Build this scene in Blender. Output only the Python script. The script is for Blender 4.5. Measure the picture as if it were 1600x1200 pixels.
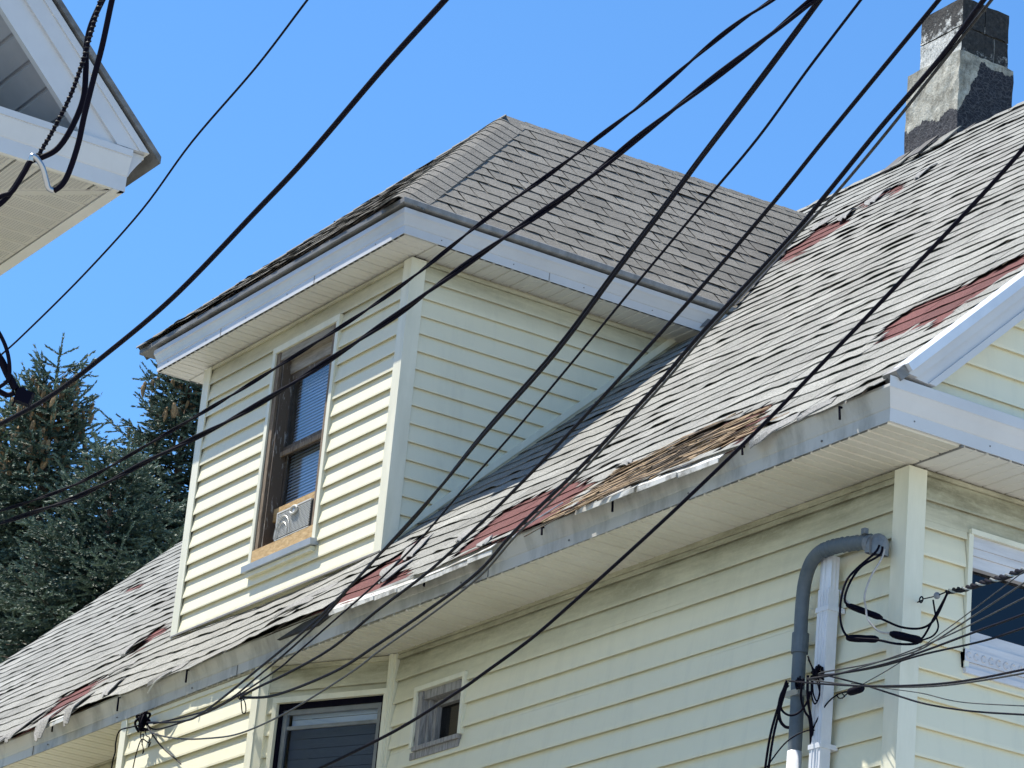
import bpy, math, random
import numpy as np
from mathutils import Vector, Matrix

for o in list(bpy.data.objects):
    bpy.data.objects.remove(o)
S = bpy.context.scene
COL = S.collection
random.seed(7)
RNG = np.random.default_rng(11)
rad = math.radians

# ------------------------------------------------------------------ camera
cd = bpy.data.cameras.new('camera')
cam = bpy.data.objects.new('camera', cd)
COL.objects.link(cam)
cd.sensor_width = 36.0
cd.lens = 112.5
cd.clip_start = 0.1
cd.clip_end = 3000
AX = ((0.5408127, 0.8365741, 0.0875517), (-0.2507600, 0.2597040, -0.9325627), (-0.8028954, 0.4823873, 0.3502306))
cam.matrix_world = Matrix(((AX[0][0], -AX[1][0], -AX[2][0], 0.0),
                           (AX[0][1], -AX[1][1], -AX[2][1], 0.0),
                           (AX[0][2], -AX[1][2], -AX[2][2], 1.6),
                           (0, 0, 0, 1)))
S.camera = cam
S.render.resolution_x = 1024
S.render.resolution_y = 768

# ------------------------------------------------------------------ light
SUN_TO = Vector((-0.40, -0.30, 1.0)).normalized()
SUN_EL = math.asin(SUN_TO.z)
w = bpy.data.worlds.new('World')
S.world = w
w.use_nodes = True
nt = w.node_tree
bg = nt.nodes['Background']
sky = nt.nodes.new('ShaderNodeTexSky')
sky.sky_type = 'NISHITA'
sky.sun_disc = False
sky.sun_elevation = SUN_EL
sky.sun_rotation = math.atan2(SUN_TO.x, SUN_TO.y)
sky.altitude = 0
sky.air_density = 1.0
sky.dust_density = 0.0
sky.ozone_density = 6.0
tn = nt.nodes.new('ShaderNodeMix'); tn.data_type = 'RGBA'; tn.blend_type = 'MULTIPLY'
tn.inputs[0].default_value = 1.0
tn.inputs[7].default_value = (.63, .92, 1.07, 1)      # clear deep blue day
nt.links.new(sky.outputs[0], tn.inputs[6])
nt.links.new(tn.outputs[2], bg.inputs[0])
bg.inputs[1].default_value = 0.112
sl = bpy.data.lights.new('sun', 'SUN')
sun = bpy.data.objects.new('sun', sl)
COL.objects.link(sun)
sl.energy = 5.0
sl.angle = rad(0.53)
sl.color = (1.0, 0.94, 0.84)
sun.rotation_euler = SUN_TO.to_track_quat('Z', 'Y').to_euler()
sun.location = (0, 0, 30)
S.view_settings.view_transform = 'Standard'
S.view_settings.look = 'None'
S.view_settings.gamma = 1
S.view_settings.exposure = 0.87

# ------------------------------------------------------------------ materials
def base_mat(name, col, rough=0.6, spec=0.5, metal=0.0):
    m = bpy.data.materials.new(name)
    m.use_nodes = True
    b = m.node_tree.nodes['Principled BSDF']
    b.inputs['Base Color'].default_value = (*col, 1)
    b.inputs['Roughness'].default_value = rough
    b.inputs['Specular IOR Level'].default_value = spec
    b.inputs['Metallic'].default_value = metal
    return m, m.node_tree, b

def N(nt, t, **kw):
    n = nt.nodes.new(t)
    for k, v in kw.items():
        setattr(n, k, v)
    return n

def noise(nt, vec, scale, detail=4, rough=0.6, dist=0.0):
    n = N(nt, 'ShaderNodeTexNoise')
    n.inputs['Scale'].default_value = scale
    n.inputs['Detail'].default_value = detail
    n.inputs['Roughness'].default_value = rough
    n.inputs['Distortion'].default_value = dist
    if vec is not None:
        nt.links.new(vec, n.inputs['Vector'])
    return n.outputs['Fac']

def ramp(nt, fac, stops):
    r = N(nt, 'ShaderNodeValToRGB')
    cr = r.color_ramp
    while len(cr.elements) < len(stops):
        cr.elements.new(0.5)
    for e, (p, c) in zip(cr.elements, stops):
        e.position = p
        e.color = (*c, 1) if len(c) == 3 else c
    nt.links.new(fac, r.inputs[0])
    return r.outputs[0]

def mix(nt, fac, a, b, mode='MIX'):
    m = N(nt, 'ShaderNodeMix', data_type='RGBA', blend_type=mode)
    for s, v in ((m.inputs[0], fac), (m.inputs[6], a), (m.inputs[7], b)):
        if isinstance(v, (int, float)):
            s.default_value = v
        elif isinstance(v, tuple):
            s.default_value = (*v, 1)
        else:
            nt.links.new(v, s)
    return m.outputs[2]

def math_(nt, op, a, b=0.0, clamp=False):
    m = N(nt, 'ShaderNodeMath', operation=op, use_clamp=clamp)
    for s, v in ((m.inputs[0], a), (m.inputs[1], b)):
        if isinstance(v, (int, float)):
            s.default_value = v
        else:
            nt.links.new(v, s)
    return m.outputs[0]

def pos(nt):
    return N(nt, 'ShaderNodeNewGeometry').outputs['Position']

def scaled(nt, vec, s):
    m = N(nt, 'ShaderNodeMapping')
    m.inputs['Scale'].default_value = s
    nt.links.new(vec, m.inputs['Vector'])
    return m.outputs[0]

def bump(nt, b, h, strength=0.3, dist=0.01):
    n = N(nt, 'ShaderNodeBump')
    n.inputs['Strength'].default_value = strength
    n.inputs['Distance'].default_value = dist
    nt.links.new(h, n.inputs['Height'])
    nt.links.new(n.outputs[0], b.inputs['Normal'])

def m_siding(name, dirt):
    m, nt, b = base_mat(name, (.75, .715, .535), .42, .4)
    p = pos(nt)
    c = mix(nt, noise(nt, scaled(nt, p, (.8, .8, 5)), 1.3, 5), (.74, .705, .52), (.80, .765, .58))
    st = ramp(nt, noise(nt, scaled(nt, p, (9, 9, .9)), 1.0, 6, .7), [(.50, (0, 0, 0)), (.78, (1, 1, 1))])
    c = mix(nt, math_(nt, 'MULTIPLY', st, .22), c, (.42, .42, .34))
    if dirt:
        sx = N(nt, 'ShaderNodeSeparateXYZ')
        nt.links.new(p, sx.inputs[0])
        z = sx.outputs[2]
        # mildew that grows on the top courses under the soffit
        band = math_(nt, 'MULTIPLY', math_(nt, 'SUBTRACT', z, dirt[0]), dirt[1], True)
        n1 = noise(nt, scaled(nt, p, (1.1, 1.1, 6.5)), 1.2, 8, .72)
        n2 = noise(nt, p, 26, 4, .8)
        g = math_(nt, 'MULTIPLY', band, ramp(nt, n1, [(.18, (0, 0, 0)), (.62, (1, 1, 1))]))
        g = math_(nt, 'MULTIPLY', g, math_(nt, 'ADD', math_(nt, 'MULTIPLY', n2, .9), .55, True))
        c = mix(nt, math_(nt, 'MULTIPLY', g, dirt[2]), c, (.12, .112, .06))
    nt.links.new(c, b.inputs['Base Color'])
    bump(nt, b, noise(nt, scaled(nt, p, (3, 3, 60)), 2, 4), .08, .004)
    return m

def m_noise(name, c1, c2, scale, rough=.6, spec=.4, bmp=0.0, bs=60, sc=(1, 1, 1), lo=.35, hi=.65, metal=0.0, detail=6):
    m, nt, b = base_mat(name, c1, rough, spec, metal)
    p = pos(nt)
    f = noise(nt, scaled(nt, p, sc), scale, detail, .65)
    c = ramp(nt, f, [(lo, c1), (hi, c2)])
    nt.links.new(c, b.inputs['Base Color'])
    if bmp:
        bump(nt, b, noise(nt, p, bs, 4, .7), bmp, .006)
    return m

def m_shingle(name, dark, mid, light, contrast=1.0):
    m, nt, b = base_mat(name, mid, .9, .25)
    p = pos(nt)
    at = N(nt, 'ShaderNodeAttribute', attribute_name='tint')
    c = ramp(nt, noise(nt, p, 95, 3, .8), [(.30, dark), (.50, mid), (.72, light)])
    big = ramp(nt, noise(nt, p, 1.7, 6, .7), [(.30, (.70, .70, .70)), (.66, (1.12, 1.12, 1.12))])
    c = mix(nt, .75, c, big, 'MULTIPLY')
    spots = ramp(nt, noise(nt, p, 13, 5, .75), [(.60, (0, 0, 0)), (.74, (1, 1, 1))])
    c = mix(nt, math_(nt, 'MULTIPLY', spots, .35 * contrast), c, dark)
    tint = N(nt, 'ShaderNodeCombineXYZ')
    t = math_(nt, 'ADD', math_(nt, 'MULTIPLY', at.outputs['Fac'], .5), .75)
    for i in range(3):
        nt.links.new(t, tint.inputs[i])
    c = mix(nt, 1.0, c, tint.outputs[0], 'MULTIPLY')
    nt.links.new(c, b.inputs['Base Color'])
    h = math_(nt, 'ADD', noise(nt, p, 210, 2, .8), math_(nt, 'MULTIPLY', noise(nt, p, 30, 4, .6), 1.4))
    bump(nt, b, h, .55, .006)
    return m

def m_chimney(name):
    m, nt, b = base_mat(name, (.55, .53, .46), .85, .3)
    g = N(nt, 'ShaderNodeNewGeometry')
    p = g.outputs['Position']
    sx = N(nt, 'ShaderNodeSeparateXYZ'); nt.links.new(p, sx.inputs[0])
    sn = N(nt, 'ShaderNodeSeparateXYZ'); nt.links.new(g.outputs['True Normal'], sn.inputs[0])
    stucco = ramp(nt, noise(nt, p, 7, 7, .75), [(.3, (.16, .15, .12)), (.46, (.42, .40, .33)), (.66, (.66, .64, .55))])
    crack = ramp(nt, noise(nt, p, 16, 7, .8, 2.0), [(.475, (1, 1, 1)), (.50, (.35, .34, .3)), (.525, (1, 1, 1))])
    stucco = mix(nt, .9, stucco, crack, 'MULTIPLY')
    sm = ramp(nt, noise(nt, scaled(nt, p, (3, 3, .7)), 3.2, 7, .75), [(.46, (1, 1, 1)), (.66, (.42, .41, .38))])
    stucco = mix(nt, .8, stucco, sm, 'MULTIPLY')
    tar = ramp(nt, noise(nt, p, 34, 5, .8, 1.5), [(.40, (.012, .013, .018)), (.60, (.035, .036, .045)), (.78, (.16, .16, .17))])
    vo = N(nt, 'ShaderNodeTexVoronoi', feature='DISTANCE_TO_EDGE'); vo.inputs['Scale'].default_value = 26
    wv_ = N(nt, 'ShaderNodeTexNoise'); wv_.inputs['Scale'].default_value = 9; nt.links.new(p, wv_.inputs['Vector'])
    ad = N(nt, 'ShaderNodeVectorMath', operation='MULTIPLY_ADD'); nt.links.new(wv_.outputs['Color'], ad.inputs[0]); ad.inputs[1].default_value = (.12, .12, .12); nt.links.new(p, ad.inputs[2])
    nt.links.new(scaled(nt, ad.outputs[0], (.7, .7, 1.6)), vo.inputs['Vector'])
    tar = mix(nt, ramp(nt, vo.outputs['Distance'], [(.02, (.45, .45, .45)), (.09, (0, 0, 0))]), tar, (.15, .15, .155))
    wob = math_(nt, 'MULTIPLY', math_(nt, 'SUBTRACT', noise(nt, p, 6, 5), .5), .28)
    z = math_(nt, 'ADD', sx.outputs[2], wob)
    # tar brushed round the foot; on the right face it climbs away from the corner
    climb = math_(nt, 'MULTIPLY', math_(nt, 'SUBTRACT', sx.outputs[1], 14.87), 2.2)
    right = math_(nt, 'GREATER_THAN', sn.outputs[0], .5)
    lim = math_(nt, 'ADD', math_(nt, 'MULTIPLY', climb, right), 13.02)
    lim = math_(nt, 'MINIMUM', lim, 13.47)
    tf = math_(nt, 'LESS_THAN', z, lim)
    c = mix(nt, tf, stucco, tar)
    nt.links.new(c, b.inputs['Base Color'])
    bump(nt, b, noise(nt, p, 22, 7, .75, 1.0), .8, .02)
    return m

def m_soot(name):
    m, nt, b = base_mat(name, (.06, .06, .06), .85, .3)
    g = N(nt, 'ShaderNodeNewGeometry')
    p = g.outputs['Position']
    sx = N(nt, 'ShaderNodeSeparateXYZ'); nt.links.new(p, sx.inputs[0])
    sn = N(nt, 'ShaderNodeSeparateXYZ'); nt.links.new(g.outputs['True Normal'], sn.inputs[0])
    soot = ramp(nt, noise(nt, p, 30, 6, .8), [(.35, (.014, .014, .014)), (.6, (.05, .048, .045)), (.75, (.14, .14, .13))])
    white = ramp(nt, noise(nt, p, 40, 5, .8), [(.35, (.25, .25, .22)), (.6, (.70, .69, .64))])
    front = math_(nt, 'LESS_THAN', sn.outputs[1], -.5)
    n1 = noise(nt, p, 9, 7, .8)
    zz = math_(nt, 'MULTIPLY', math_(nt, 'SUBTRACT', 13.86, sx.outputs[2]), .8)
    f = math_(nt, 'ADD', n1, zz)
    f = math_(nt, 'SUBTRACT', f, math_(nt, 'MULTIPLY', math_(nt, 'SUBTRACT', 1.0, front), .26))
    fac = ramp(nt, f, [(.50, (0, 0, 0)), (.58, (1, 1, 1))])
    nt.links.new(mix(nt, fac, soot, white), b.inputs['Base Color'])
    bump(nt, b, noise(nt, p, 45, 6, .8), .8, .015)
    return m

def m_glass(name, tint=(.9, .95, 1.0), rough=.02, ior=1.5, gmin=.0):
    m = bpy.data.materials.new(name)
    m.use_nodes = True
    nt = m.node_tree
    nt.nodes.clear()
    out = N(nt, 'ShaderNodeOutputMaterial')
    tr = N(nt, 'ShaderNodeBsdfTransparent'); tr.inputs[0].default_value = (*tint, 1)
    gl = N(nt, 'ShaderNodeBsdfGlossy'); gl.inputs['Roughness'].default_value = rough
    lw_ = N(nt, 'ShaderNodeLayerWeight'); lw_.inputs[0].default_value = .5
    fr = math_(nt, 'ADD', math_(nt, 'MULTIPLY', math_(nt, 'POWER', lw_.outputs['Facing'], 4.0), .75), .04 * (ior - 1) * 2)
    ms = N(nt, 'ShaderNodeMixShader')
    f = math_(nt, 'ADD', fr, gmin, True)
    nt.links.new(f, ms.inputs[0]); nt.links.new(tr.outputs[0], ms.inputs[1]); nt.links.new(gl.outputs[0], ms.inputs[2])
    nt.links.new(ms.outputs[0], out.inputs[0])
    return m

def m_wood(name, c1, c2, c3, sc=(1, 14, 14)):
    m, nt, b = base_mat(name, c1, .8, .25)
    p = pos(nt)
    f = noise(nt, scaled(nt, p, sc), 5, 6, .7, .6)
    nt.links.new(ramp(nt, f, [(.3, c1), (.5, c2), (.7, c3)]), b.inputs['Base Color'])
    bump(nt, b, f, .5, .01)
    return m

M = {}
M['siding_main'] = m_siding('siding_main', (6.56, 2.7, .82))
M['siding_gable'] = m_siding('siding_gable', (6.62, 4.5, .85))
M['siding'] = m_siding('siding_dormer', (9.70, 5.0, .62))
M['siding_clean'] = m_siding('siding_clean', None)
M['trim'] = m_noise('cream_trim', (.69, .675, .53), (.79, .77, .62), 2.5, .38, .45, sc=(3, 3, .6))
M['fascia'] = m_noise('white_fascia', (.55, .555, .555), (.63, .635, .63), 1.4, .30, .45, sc=(1, 1, 1), bmp=.10, bs=2.5)
M['fascia_dirty'] = m_noise('grimy_fascia', (.22, .215, .195), (.50, .495, .465), 2.6, .40, .35, sc=(1.6, 1, .5), lo=.28, hi=.55, bmp=.12, bs=5, detail=8)
M['soffit'] = m_noise('soffit_white', (.66, .65, .60), (.74, .73, .685), 1.3, .45, .4)
M['soffit_old'] = m_noise('soffit_aged', (.60, .575, .48), (.71, .69, .61), 1.1, .5, .4)
M['edge_dark'] = m_noise('roof_edge_dark', (.10, .10, .098), (.20, .20, .195), 5, .55, .4, bmp=.3, bs=30, sc=(1, 1, 3))
M['edge_grey'] = m_noise('roof_edge_grey', (.20, .20, .195), (.30, .30, .295), 5, .6, .3, bmp=.3, bs=30, sc=(1, 3, 1))
M['shingle'] = m_shingle('weathered_shingle', (.068, .068, .060), (.245, .247, .229), (.375, .378, .352))
M['shingle_dormer'] = m_shingle('grey_shingle', (.085, .08, .068), (.195, .185, .162), (.27, .26, .235), .8)
M['shingle_red'] = m_shingle('red_shingle', (.045, .018, .018), (.115, .037, .035), (.19, .085, .075), .8)
M['shingle_grey'] = m_shingle('flap_shingle', (.09, .088, .083), (.24, .24, .232), (.34, .34, .33), .8)
M['deck'] = m_wood('rotten_deck', (.012, .010, .008), (.045, .032, .02), (.10, .07, .04))
M['lath'] = m_wood('bare_lath', (.04, .028, .018), (.20, .135, .075), (.50, .38, .23))
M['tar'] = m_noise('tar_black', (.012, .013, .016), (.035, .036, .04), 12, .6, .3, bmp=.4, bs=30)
M['drip'] = m_noise('drip_edge_white', (.26, .25, .22), (.60, .60, .57), 7, .4, .4, lo=.38, hi=.52)
M['metal'] = m_noise('rake_metal', (.60, .63, .66), (.76, .78, .80), 3, .28, .5, metal=.2)
M['chimney'] = m_chimney('stucco_tar')
M['soot'] = m_soot('sooty_block')
M['mortar'] = m_noise('mortar', (.10, .10, .095), (.24, .24, .22), 20, .9, .2, bmp=.5)
M['glass'] = m_glass('window_glass', (.88, .92, .96), .015, 1.40, .0)
M['glass_dark'] = m_glass('dark_glass', (.18, .22, .30), .02, 1.5, .01)
M['screen'] = m_glass('insect_screen', (.60, .62, .65), .4, 1.2, .0)
M['blind'] = base_mat('blind_white', (.74, .78, .84), .5, .4)[0]
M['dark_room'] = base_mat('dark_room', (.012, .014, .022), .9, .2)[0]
M['oldwood'] = m_wood('weathered_frame', (.07, .05, .036), (.20, .155, .115), (.33, .27, .21), (14, 14, 1.5))
M['header'] = m_noise('header_grey_tan', (.20, .175, .14), (.36, .33, .28), 5, .7, .3, sc=(1, 8, 8))
M['peel'] = m_noise('peeling_paint', (.10, .078, .06), (.36, .355, .34), 9, .7, .3, bmp=.5, lo=.58, hi=.66, sc=(6, 6, 1.2))
M['osb'] = m_wood('raw_board', (.34, .22, .10), (.50, .35, .18), (.60, .45, .26), (3, 9, 9))
M['sill'] = m_noise('sill_metal', (.30, .34, .39), (.40, .44, .49), 3, .35, .5)
M['ac'] = base_mat('ac_plastic', (.56, .56, .53), .4, .5)[0]
M['ac_in'] = base_mat('ac_inside', (.05, .05, .05), .7, .3)[0]
M['alu'] = m_noise('storm_frame', (.15, .17, .185), (.26, .28, .30), 4, .4, .5, metal=.3)
M['greywood'] = m_wood('grey_frame', (.14, .13, .13), (.30, .29, .285), (.44, .43, .42), (14, 14, 1.5))
M['vinyl'] = m_noise('vinyl_frame', (.52, .52, .54), (.66, .66, .68), 3, .35, .5, sc=(1, 1, 8))
M['cable'] = base_mat('cable_black', (.0035, .003, .009), .62, .06)[0]
M['cable_old'] = m_noise('cable_grey', (.015, .015, .018), (.045, .045, .046), 30, .5, .15)
M['cable_white'] = m_noise('cable_white', (.34, .31, .28), (.48, .45, .42), 30, .6, .4)
M['steel'] = base_mat('steel_wire', (.42, .44, .46), .3, .6, .8)[0]
M['conduit'] = m_noise('conduit_grey', (.075, .10, .12), (.13, .155, .175), 5, .55, .4, bmp=.15, bs=40)
M['whead'] = m_noise('weatherhead_grey', (.13, .15, .17), (.24, .26, .28), 12, .5, .45, bmp=.4, bs=30)
M['downspout'] = m_noise('downspout_white', (.60, .63, .67), (.72, .74, .78), 5, .35, .5)
M['n_fascia'] = m_noise('neighbour_fascia', (.54, .55, .56), (.61, .62, .63), 1.5, .28, .55)
M['n_soffit'] = m_noise('neighbour_soffit', (.52, .515, .485), (.58, .575, .545), 2, .5, .4)
M['n_gable'] = m_noise('neighbour_gable_soffit', (.34, .34, .35), (.40, .40, .41), 3, .5, .4)
M['n_wall'] = m_siding('neighbour_siding', None)
M['needle'] = None
M['bark'] = m_noise('bark', (.05, .035, .025), (.11, .08, .06), 9, .95, .1, bmp=.6, bs=18, sc=(1, 1, .3))
M['cone'] = m_noise('cone_brown', (.13, .075, .04), (.36, .24, .12), 25, .8, .2, bmp=.5, bs=60)

def m_needle(name, a, b_, c_):
    m, nt, b = base_mat(name, a, .6, .3)
    at = N(nt, 'ShaderNodeAttribute', attribute_name='tint')
    p = pos(nt)
    n = noise(nt, p, 1.6, 5, .6)
    f = math_(nt, 'ADD', math_(nt, 'MULTIPLY', at.outputs['Fac'], .65), math_(nt, 'MULTIPLY', n, .5))
    nt.links.new(ramp(nt, f, [(.2, a), (.5, b_), (.85, c_)]), b.inputs['Base Color'])
    return m
M['needle'] = m_needle('needles_blue_green', (.012, .026, .021), (.036, .066, .050), (.13, .18, .13))
M['needle2'] = m_needle('needles_green', (.012, .030, .018), (.044, .078, .042), (.15, .195, .105))

# ------------------------------------------------------------------ mesh helpers
class MB:
    def __init__(s):
        s.v = []; s.f = []
    def quad(s, *p):
        i = len(s.v); s.v += [tuple(q) for q in p]; s.f.append(tuple(range(i, i + len(p))))
        return s
    def hexa(s, P):
        """eight corners: four of one end, four of the other, same order"""
        i = len(s.v); s.v += [tuple(q) for q in P]
        for f in ((0, 1, 2, 3), (7, 6, 5, 4), (0, 4, 5, 1), (1, 5, 6, 2), (2, 6, 7, 3), (3, 7, 4, 0)):
            s.f.append(tuple(i + k for k in f))
        return s
    def box(s, a, b):
        x0, y0, z0 = (min(p, q) for p, q in zip(a, b)); x1, y1, z1 = (max(p, q) for p, q in zip(a, b))
        return s.hexa([(x0, y0, z0), (x0, y1, z0), (x1, y1, z0), (x1, y0, z0), (x0, y0, z1), (x0, y1, z1), (x1, y1, z1), (x1, y0, z1)])
    def obox(s, O, ex, ey, ez, a, b):
        """box in an oblique frame"""
        O, ex, ey, ez = map(Vector, (O, ex, ey, ez))
        P = []
        for z in (a[2], b[2]):
            for x, y in ((a[0], a[1]), (a[0], b[1]), (b[0], b[1]), (b[0], a[1])):
                P.append(O + ex * x + ey * y + ez * z)
        return s.hexa(P)
    def prism(s, poly, d):
        d = Vector(d); P = [Vector(p) for p in poly]; n = len(P); i = len(s.v)
        s.v += [tuple(p) for p in P] + [tuple(p + d) for p in P]
        s.f.append(tuple(range(i, i + n))); s.f.append(tuple(range(i + 2 * n - 1, i + n - 1, -1)))
        for k in range(n):
            s.f.append((i + k, i + n + k, i + n + (k + 1) % n, i + (k + 1) % n))
        return s
    def tube(s, pts, r, n=8, cap=True, rf=None):
        P = [Vector(p) for p in pts]; i0 = len(s.v); m = len(P)
        up = Vector((0, 0, 1)); prev = None
        for k, p in enumerate(P):
            t = (P[min(k + 1, m - 1)] - P[max(k - 1, 0)])
            if t.length < 1e-9: t = Vector((0, 0, 1))
            t.normalize()
            if prev is None:
                a = t.cross(up)
                if a.length < 1e-3: a = t.cross(Vector((1, 0, 0)))
            else:
                a = prev - t * prev.dot(t)
            a.normalize(); b = t.cross(a); prev = a
            rr = rf(k / (m - 1)) * r if rf else r
            for j in range(n):
                th = 2 * math.pi * j / n
                s.v.append(tuple(p + (a * math.cos(th) + b * math.sin(th)) * rr))
        for k in range(m - 1):
            for j in range(n):
                a_ = i0 + k * n + j; b_ = i0 + k * n + (j + 1) % n
                s.f.append((a_, b_, b_ + n, a_ + n))
        if cap:
            s.f.append(tuple(i0 + j for j in range(n - 1, -1, -1)))
            s.f.append(tuple(i0 + (m - 1) * n + j for j in range(n)))
        return s
    def build(s, name, mat, parent=None, smooth=False, tint=None, kind=None):
        me = bpy.data.meshes.new(name)
        me.from_pydata(s.v, [], s.f)
        me.materials.append(mat)
        if smooth:
            me.polygons.foreach_set('use_smooth', [True] * len(me.polygons))
        if tint is not None:
            a = me.attributes.new('tint', 'FLOAT', 'FACE')
            a.data.foreach_set('value', tint if hasattr(tint, '__len__') else [tint] * len(me.polygons))
        me.validate()
        o = bpy.data.objects.new(name, me)
        COL.objects.link(o)
        if kind: o['kind'] = kind
        attach(o, parent)
        return o

def attach(o, parent):
    if parent is None: return
    o.parent = parent
    if parent.type == 'EMPTY':
        o.matrix_parent_inverse = Matrix.Translation(-Vector(parent.location))

def thing(name, label, cat, loc, group=None):
    o = bpy.data.objects.new(name, None)
    o.empty_display_size = .3
    COL.objects.link(o); o.location = loc
    tag(o, label, cat, group)
    return o

def tag(o, label, cat, group=None):
    o['label'] = label; o['category'] = cat
    if group: o['group'] = group
    return o

def smooth_path(pts, step=6):
    """Catmull-Rom through the points"""
    P = [Vector(p) for p in pts]; out = []
    for i in range(len(P) - 1):
        p0 = P[max(i - 1, 0)]; p1 = P[i]; p2 = P[i + 1]; p3 = P[min(i + 2, len(P) - 1)]
        for k in range(step):
            t = k / step
            out.append(.5 * ((2 * p1) + (p2 - p0) * t + (2 * p0 - 5 * p1 + 4 * p2 - p3) * t * t + (3 * p1 - p0 - 3 * p2 + p3) * t ** 3))
    out.append(P[-1])
    return out

# ------------------------------------------------------------------ ground
g = MB().quad((-400, -400, 0), (400, -400, 0), (400, 400, 0), (-400, 400, 0)).build('ground', m_noise('ground', (.30, .285, .25), (.40, .38, .34), .6, .9, .2))
g['kind'] = 'structure'

PATCHES = {
    'right': [(-12.81, 1.363), (-12.85, 1.652), (-12.63, 1.722), (-12.49, 1.791), (-12.23, 1.791), (-12.04, 1.867), (-11.89, 1.937), (-11.62, 1.612), (-11.8, 1.595), (-11.87, 1.437), (-11.93, 1.167), (-11.88, 0.942), (-12.36, 1.189), (-12.47, 1.095)],
    'mid': [(-15.92, 0.799), (-15.7, 0.935), (-15.1, 0.822), (-14.45, 0.459), (-14.34, 0.269), (-14.38, 0.23), (-14.17, 0.032), (-14.31, -0.028), (-14.65, 0.028), (-14.97, 0.136), (-15.54, 0.169), (-15.45, -0.011), (-15.66, 0.258)],
    'low': [(-16.99, 0.747), (-17.06, 0.994), (-16.9, 0.941), (-16.57, 0.668), (-16.43, 0.389), (-15.86, -0.025), (-16.1, -0.079), (-16.31, -0.109), (-16.67, -0.122), (-16.85, -0.089), (-16.96, 0.184), (-17.06, 0.381), (-17.05, 0.59)],
    'wood': [(-14.23, 0.174), (-14.31, 0.493), (-14.13, 0.554), (-13.77, 0.558), (-13.75, 0.741), (-13.48, 0.713), (-13.03, 0.469), (-12.75, 0.179), (-12.83, 0.076), (-13.11, 0.092), (-13.34, 0.033), (-13.58, -0.012), (-13.8, -0.055), (-14.02, -0.056)],
    'redwood': [(-13.29, 0.673), (-13.06, 0.683), (-12.82, 0.431), (-12.77, 0.304), (-12.64, 0.104), (-12.65, 0.043), (-12.94, 0.277)],
    'left': [(-21.45, 0.125), (-21.65, 0.445), (-22.11, 0.795), (-21.67, 0.804), (-21.23, 0.785), (-21.01, 0.5), (-20.86, 0.286), (-20.96, 0.178), (-20.91, 0.053)],
    'dleft': [(-21.68, 1.241), (-22.17, 1.753), (-22.02, 1.842), (-21.44, 1.522), (-21.58, 1.335), (-21.41, 1.104)],
    'streak': [(-27.1, 4.4), (-26.43, 4.298), (-26.05, 4.048), (-26.63, 4.177)],
    'upper': [(-18.24, 5.824), (-18.42, 6.143), (-18.33, 6.313), (-18.6, 6.771), (-18.17, 6.455), (-17.95, 6.508), (-17.64, 6.15), (-17.62, 5.814), (-17.71, 5.631), (-17.81, 5.521)],
    'upper2': [(-17.74, 6.696), (-17.85, 6.937), (-17.56, 6.78), (-17.38, 6.535), (-17.41, 6.434)],
    'upper3': [(-18.23, 6.843), (-18.16, 6.934), (-17.83, 6.82), (-17.69, 6.605), (-17.8, 6.472)],
}
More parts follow.
